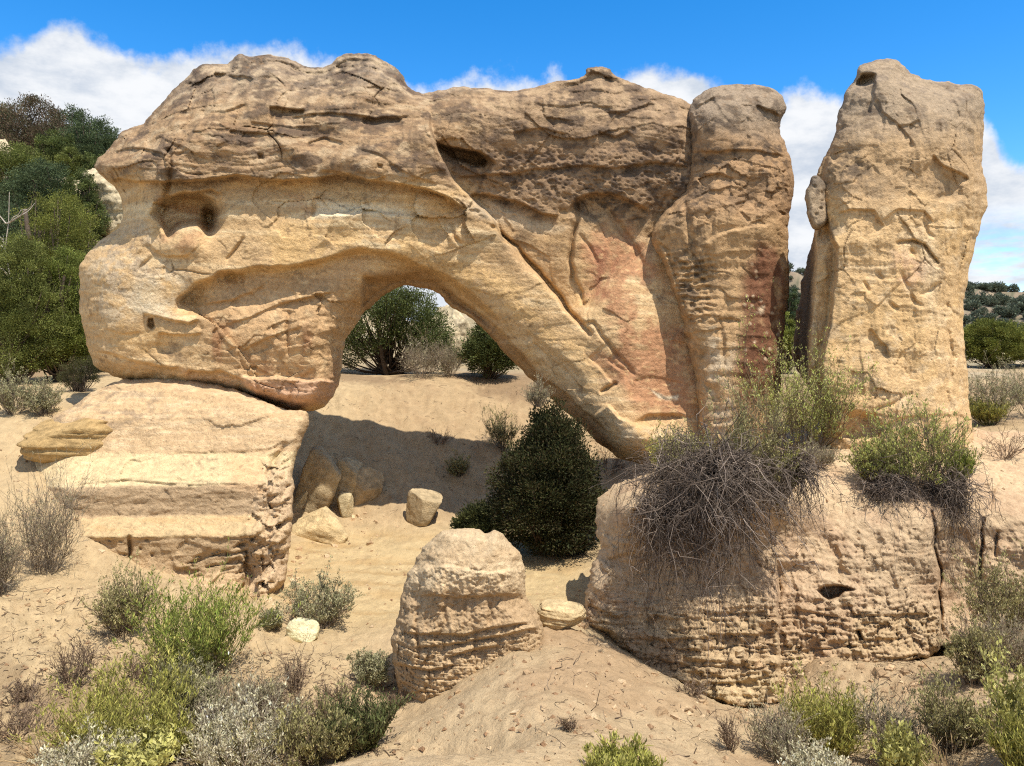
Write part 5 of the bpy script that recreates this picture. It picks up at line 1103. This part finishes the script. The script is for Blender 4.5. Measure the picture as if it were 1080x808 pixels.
# ---------------------------------------------------------------- far trees and ground litter
def build_far():
    rng = np.random.default_rng(77)
    ms = [tree_meshes(600 + i, 3.4, 4.2, ROUND, .12, 34, 22, (.7, .3), ((100, 108, 86), (90, 98, 82), (112, 114, 90)), multi=1) for i in range(3)]  # leaf colours lightened and greyed to carry the distance haze
    protos = []
    for i, tm in enumerate(ms): protos.append((np_mesh('trunk', tm[0][0], tm[0][1], M_bark, tm[0][2]), np_mesh('crown', tm[1][0], tm[1][1], M_leaf, tm[1][2], False)))
    k = 0
    def one(x, y, s, label, group):
        nonlocal k
        z = float(ground_z(np.array([x]), np.array([y]))[0]); t = tag(empty('juniper_tree', (x, y, z - .1), rng.random() * 6), label, 'tree', group); t.scale = (s, s, s * (.8 + .4 * rng.random()))
        a, b = protos[k % 3]; obj('trunk', a, t); obj('crown', b, t); k += 1
    for i in range(210):
        y = 165 + 95 * rng.random(); u = 1012 + 100 * rng.random() if i < 180 else 822 + 26 * rng.random()
        one((u - CX) / F * y, y, .42 + .75 * rng.random() ** 1.5, 'tiny dark juniper dotted on the distant mesa side', 'junipers dotted over the distant mesa side')
    # continuous scrub along the mesa rim
    n = 9000; y = 268 + 26 * rng.random(n); u = 760 + 420 * rng.random(n); x = (u - CX) / F * y; z = ground_z(x, y)
    c0 = np.stack([x, y, z + .5 + 1.3 * rng.random(n) * (.5 + perlin(x / 9, y / 9, 1))], 1); d = unit(rng.normal(size=(n, 3)) + np.array([0, 0, .5]))
    v, f = blades(c0, d, 1.0 + .7 * rng.random(n), .6 + .4 * rng.random(n), rng); tag(obj('forest', np_mesh('forest', v, f, M_leaf, pick(rng, n, [lin((88, 98, 82)), lin((78, 88, 76))], .15, 4), False)), kind='stuff')  # distance haze mixed into the scrub colours
    # pebbles, clods and twig litter
    n = 5200; u = rng.random(n) * 1080; v = 400 + 408 * rng.random(n) ** .8
    pts = []
    dg = bpy.context.evaluated_depsgraph_get(); nrm = []
    for a, b in zip(u, v):
        ok, loc, no, i, ob, m = SC.ray_cast(dg, Vector((0, 0, 0)), Vector(((a - CX) / F, 1.0, (VH - b) / F)).normalized())
        if ok and ob.name.startswith(('ground', 'earth_bank')) and no.z > .35 and loc.y < 24: pts.append(loc[:])
    pts = np.array(pts); n = len(pts)
    ico = np.array([[0, 0, 1], [.9, 0, .1], [-.3, .85, 0], [-.5, -.8, .1], [.3, .3, .7], [0, 0, -.6]]); fc = np.array([[4, 1, 2], [0, 4, 2], [0, 1, 4], [0, 2, 3], [0, 3, 1], [1, 5, 2], [2, 5, 3], [3, 5, 1]])
    s = .007 + .04 * rng.random(n) ** 5; an = rng.random(n) * 6.28; ca, sa = np.cos(an), np.sin(an)
    q = ico[None] * s[:, None, None] * (.7 + .6 * rng.random((n, 6, 3))); q = np.stack([q[..., 0] * ca[:, None] - q[..., 1] * sa[:, None], q[..., 0] * sa[:, None] + q[..., 1] * ca[:, None], q[..., 2] * .7], -1) + pts[:, None]
    tag(obj('pebbles', np_mesh('pebbles', q.reshape(-1, 3), (fc[None] + 6 * np.arange(n)[:, None, None]).reshape(-1, 3), M_earth, pick(rng, n, [lin((176, 146, 112)), lin((150, 118, 88)), lin((196, 170, 134))], .12, 6), False)), kind='stuff')
    rub = []
    for a0, a1, b0, b1, m in ((250, 320, 560, 650, 260), (296, 400, 505, 590, 200), (610, 830, 640, 760, 110), (820, 1000, 670, 730, 160), (400, 590, 640, 770, 30), (560, 660, 420, 500, 90), (20, 120, 460, 640, 90)):
        for i in range(m):
            a, b = a0 + (a1 - a0) * rng.random(), b0 + (b1 - b0) * rng.random()
            ok, loc, no, i_, ob, m_ = SC.ray_cast(dg, Vector((0, 0, 0)), Vector(((a - CX) / F, 1.0, (VH - b) / F)).normalized())
            if ok and no.z > .5 and loc.y < 24 and ob.name.startswith(('ground', 'earth_bank')): rub.append(loc[:])
    rub = np.array(rub); n = len(rub); bv = np.array([[-1, -1, -.6], [1, -1, -.7], [1, 1, -.6], [-1, 1, -.5], [-.8, -.9, .6], [.9, -.7, .5], [.7, .8, .7], [-.9, .8, .4]]); bf = np.array([[0, 3, 2, 1], [4, 5, 6, 7], [0, 1, 5, 4], [1, 2, 6, 5], [2, 3, 7, 6], [3, 0, 4, 7]])
    s = .012 + .055 * rng.random(n) ** 4; an = rng.random(n) * 6.28; ca, sa = np.cos(an)[:, None], np.sin(an)[:, None]
    q = bv[None] * s[:, None, None] * (.75 + .5 * rng.random((n, 8, 3))) * (.6 + .7 * rng.random((n, 1, 3))); q = np.stack([q[..., 0] * ca - q[..., 1] * sa, q[..., 0] * sa + q[..., 1] * ca, q[..., 2] * .8 + .25 * q[..., 0]], -1) + rub[:, None]
    tag(obj('rubble', np_mesh('rubble', q.reshape(-1, 3), (bf[None] + 8 * np.arange(n)[:, None, None]).reshape(-1, 4), M_rock, pick(rng, n, [lin((196, 166, 128)), lin((176, 146, 110)), lin((208, 182, 144))], .12, 8), False)), kind='stuff')
    zones = [(230, 420, 690, 800, 900), (0, 230, 620, 800, 800), (820, 1080, 690, 800, 500), (560, 800, 680, 800, 160), (330, 600, 400, 540, 420), (640, 1000, 490, 540, 200)]
    st = []
    for a0, a1, b0, b1, m in zones:
        for i in range(m):
            a, b = a0 + (a1 - a0) * rng.random(), b0 + (b1 - b0) * rng.random()
            ok, loc, no, i_, ob, m_ = SC.ray_cast(dg, Vector((0, 0, 0)), Vector(((a - CX) / F, 1.0, (VH - b) / F)).normalized())
            if ok and ob.name.startswith(('ground', 'earth_bank')) and loc.y < 24: st.append(loc[:])
    st = np.array(st); n = len(st); d = unit(rng.normal(size=(n, 3)) * np.array([1, 1, .22]))
    pa = grow(rng, st + np.array([0, 0, .012]), d, .05 + .22 * rng.random(n) ** 2, 4, .3, np.zeros(n)); r = .0025 + .004 * rng.random(n)
    v, f = tubes(pa, r, r * .5, 3); tag(obj('litter', np_mesh('litter', v, f, M_twig, pick(rng, n, [lin((110, 90, 72)), lin((150, 130, 106)), lin((84, 68, 54))], .2, 12))), kind='stuff')

# everything is placed on the bare ground first, so that no plant stands on another
build_boulders_pts = None
_h = [hit(*q[:2]) for q in HANG]
build_far()
build_trees()
build_shrubs()
build_boulders()
for i, q in enumerate(HANG): hanging(q[0], q[1], q[2], q[3], 800 + i, q[4], q[5])
snag(10, 262, 44, 60, 'pale grey bare branches of a dead tree at the left edge', 95, 24)
# ================================================================ camera, sun, sky
cam = bpy.data.cameras.new('camera'); co = bpy.data.objects.new('camera', cam); COLL.objects.link(co)
co.location = (0, 0, 0); co.rotation_euler = (math.radians(90), 0, 0)
cam.sensor_width = 36.0; cam.lens = 36.0 * F / 1080.0; cam.shift_y = -(404 - VH) / 1080.0
cam.clip_start = .1; cam.clip_end = 20000
SC.camera = co
SUN_EL, SUN_AZ = math.radians(SUN_E), math.radians(SUN_A)      # azimuth measured from straight behind the viewer towards the right
sd = np.array([math.sin(SUN_AZ) * math.cos(SUN_EL), -math.cos(SUN_AZ) * math.cos(SUN_EL), math.sin(SUN_EL)])
sun = bpy.data.lights.new('sun', 'SUN'); sun.energy = SUN_S; sun.angle = math.radians(.53); sun.color = (1.0, .955, .885)
so = bpy.data.objects.new('sun', sun); COLL.objects.link(so)
from mathutils import Vector
so.rotation_euler = Vector(sd).to_track_quat('Z', 'Y').to_euler(); so.location = (0, 0, 30)
w = bpy.data.worlds.new('World'); SC.world = w; w.use_nodes = True
n = w.node_tree.nodes; l = w.node_tree.links
bg = n['Background']; bg.inputs['Strength'].default_value = SKY_S
sky = n.new('ShaderNodeTexSky'); sky.sky_type = 'NISHITA'; sky.sun_disc = False
sky.sun_elevation = SUN_EL; sky.sun_rotation = math.atan2(sd[0], sd[1]); sky.altitude = 1900; sky.air_density = 1.0; sky.dust_density = .6; sky.ozone_density = 1.6
tc = n.new('ShaderNodeTexCoord'); sx = n.new('ShaderNodeSeparateXYZ'); l.new(tc.outputs['Generated'], sx.inputs[0])
def M(op, a, b=None, c=None):
    q = n.new('ShaderNodeMath'); q.operation = op
    for i, x in enumerate((a, b, c)):
        if x is None: continue
        if isinstance(x, (int, float)): q.inputs[i].default_value = x
        else: l.new(x, q.inputs[i])
    return q.outputs[0]
def smooth(x, a, b):
    q = n.new('ShaderNodeMapRange'); q.interpolation_type = 'SMOOTHSTEP'
    q.inputs['From Min'].default_value = a; q.inputs['From Max'].default_value = b
    l.new(x, q.inputs['Value']); return q.outputs['Result']
def noise(scale, detail=6, rough=.55, off=(0, 0, 0), st=(1, 1, 1)):
    mp = n.new('ShaderNodeMapping'); mp.inputs['Location'].default_value = off; mp.inputs['Scale'].default_value = st; l.new(tc.outputs['Generated'], mp.inputs['Vector'])
    q = n.new('ShaderNodeTexNoise'); q.inputs['Scale'].default_value = scale; q.inputs['Detail'].default_value = detail; q.inputs['Roughness'].default_value = rough
    l.new(mp.outputs['Vector'], q.inputs['Vector']); return q.outputs['Fac']
az = M('ARCTAN2', sx.outputs['X'], sx.outputs['Y'])                       # radians from north (the view), east positive
el = M('ARCSINE', sx.outputs['Z'])
# cloud-bank top edge: elevation (deg) against azimuth (deg)
EDGE = [(-60, 16), (-45, 20)]
for (u, v) in [(0, 44), (40, 36), (72, 27), (98, 34), (130, 48), (160, 62), (190, 56), (230, 52), (280, 48), (340, 50), (380, 58), (420, 72), (445, 88), (480, 80), (520, 75), (560, 72), (592, 70), (612, 92), (640, 82), (690, 72), (735, 76), (780, 88), (815, 98), (840, 88), (862, 88), (885, 98), (905, 118), (950, 140), (1010, 140), (1036, 122), (1052, 150), (1080, 158)]:
    a = math.atan((u - CX) / F); EDGE.append((math.degrees(a), math.degrees(math.atan((VH - v) / F * math.cos(a)))))
EDGE += [(45, 17), (60, 24)]
fc = n.new('ShaderNodeFloatCurve'); cur = fc.mapping.curves[0]; pts = [((a + 60) / 120, e / 40) for a, e in EDGE]
while len(cur.points) < len(pts): cur.points.new(.5, .5)
for p, (x_, y_) in zip(cur.points, pts): p.location = (x_, y_); p.handle_type = 'AUTO'
fc.mapping.update()
l.new(M('ADD', M('MULTIPLY', az, 180 / math.pi / 120), .5), fc.inputs['Value'])
edge = M('MULTIPLY', fc.outputs['Value'], math.radians(40))
n1 = noise(7, 8, .6); n2 = noise(26, 6, .6, (3, 1, 2))
wob = M('ADD', M('MULTIPLY', M('SUBTRACT', n1, .5), .085), M('MULTIPLY', M('SUBTRACT', n2, .5), .05))
h = M('ADD', M('SUBTRACT', edge, el), wob)
bank_ = smooth(h, -.004, .022)
# behind the viewer and overhead: unseen cloud, broadened to whiten the fill light
nb = noise(2.6, 7, .6, (5, 2, 0)); fill_cloud = M('MULTIPLY', smooth(nb, .40, .56), .92)
front = smooth(sx.outputs['Y'], .3, .6)
mask = M('ADD', M('MULTIPLY', bank_, front), M('MULTIPLY', fill_cloud, M('SUBTRACT', 1.0, front)))
# clearer blue strip low on the right
clr = M('MULTIPLY', smooth(az, math.radians(29), math.radians(33)), M('MULTIPLY', smooth(el, math.radians(9.5), math.radians(5.5)), smooth(noise(9, 7, .6, (1, 4, 2), (1, 1, 4)), .60, .42)))
mask = M('MULTIPLY', mask, M('SUBTRACT', 1.0, M('MULTIPLY', clr, .85)))
# thin wisp at the crest of the wall
shade = smooth(noise(11, 7, .62, (2, 2, 1), (1, 1, 2.2)), .30, .66)
cc = n.new('ShaderNodeMix'); cc.data_type = 'RGBA'; l.new(shade, cc.inputs['Factor'])
cc.inputs['A'].default_value = (CL * .60, CL * .68, CL * .80, 1); cc.inputs['B'].default_value = (CL * .97, CL * .99, CL * 1.02, 1)
hs = n.new('ShaderNodeHueSaturation'); hs.inputs['Saturation'].default_value = SKY_SAT; hs.inputs['Value'].default_value = SKY_V; hs.inputs['Hue'].default_value = SKY_H; l.new(sky.outputs['Color'], hs.inputs['Color'])
mx = n.new('ShaderNodeMix'); mx.data_type = 'RGBA'; l.new(mask, mx.inputs['Factor']); l.new(hs.outputs['Color'], mx.inputs['A']); l.new(cc.outputs['Result'], mx.inputs['B'])
l.new(mx.outputs['Result'], bg.inputs['Color'])
vs_ = SC.view_settings; vs_.view_transform = 'Standard'; vs_.look = 'None'; vs_.gamma = 1.0; vs_.use_curve_mapping = False; vs_.exposure = EXPO
SC.cycles.max_bounces = 6; SC.cycles.diffuse_bounces = 3; SC.cycles.transparent_max_bounces = 8
SC.cycles.use_adaptive_sampling = True; SC.cycles.adaptive_threshold = .01
SC.cycles.use_denoising = False; SC.cycles.pixel_filter_type = 'BLACKMAN_HARRIS'; SC.cycles.filter_width = 1.15
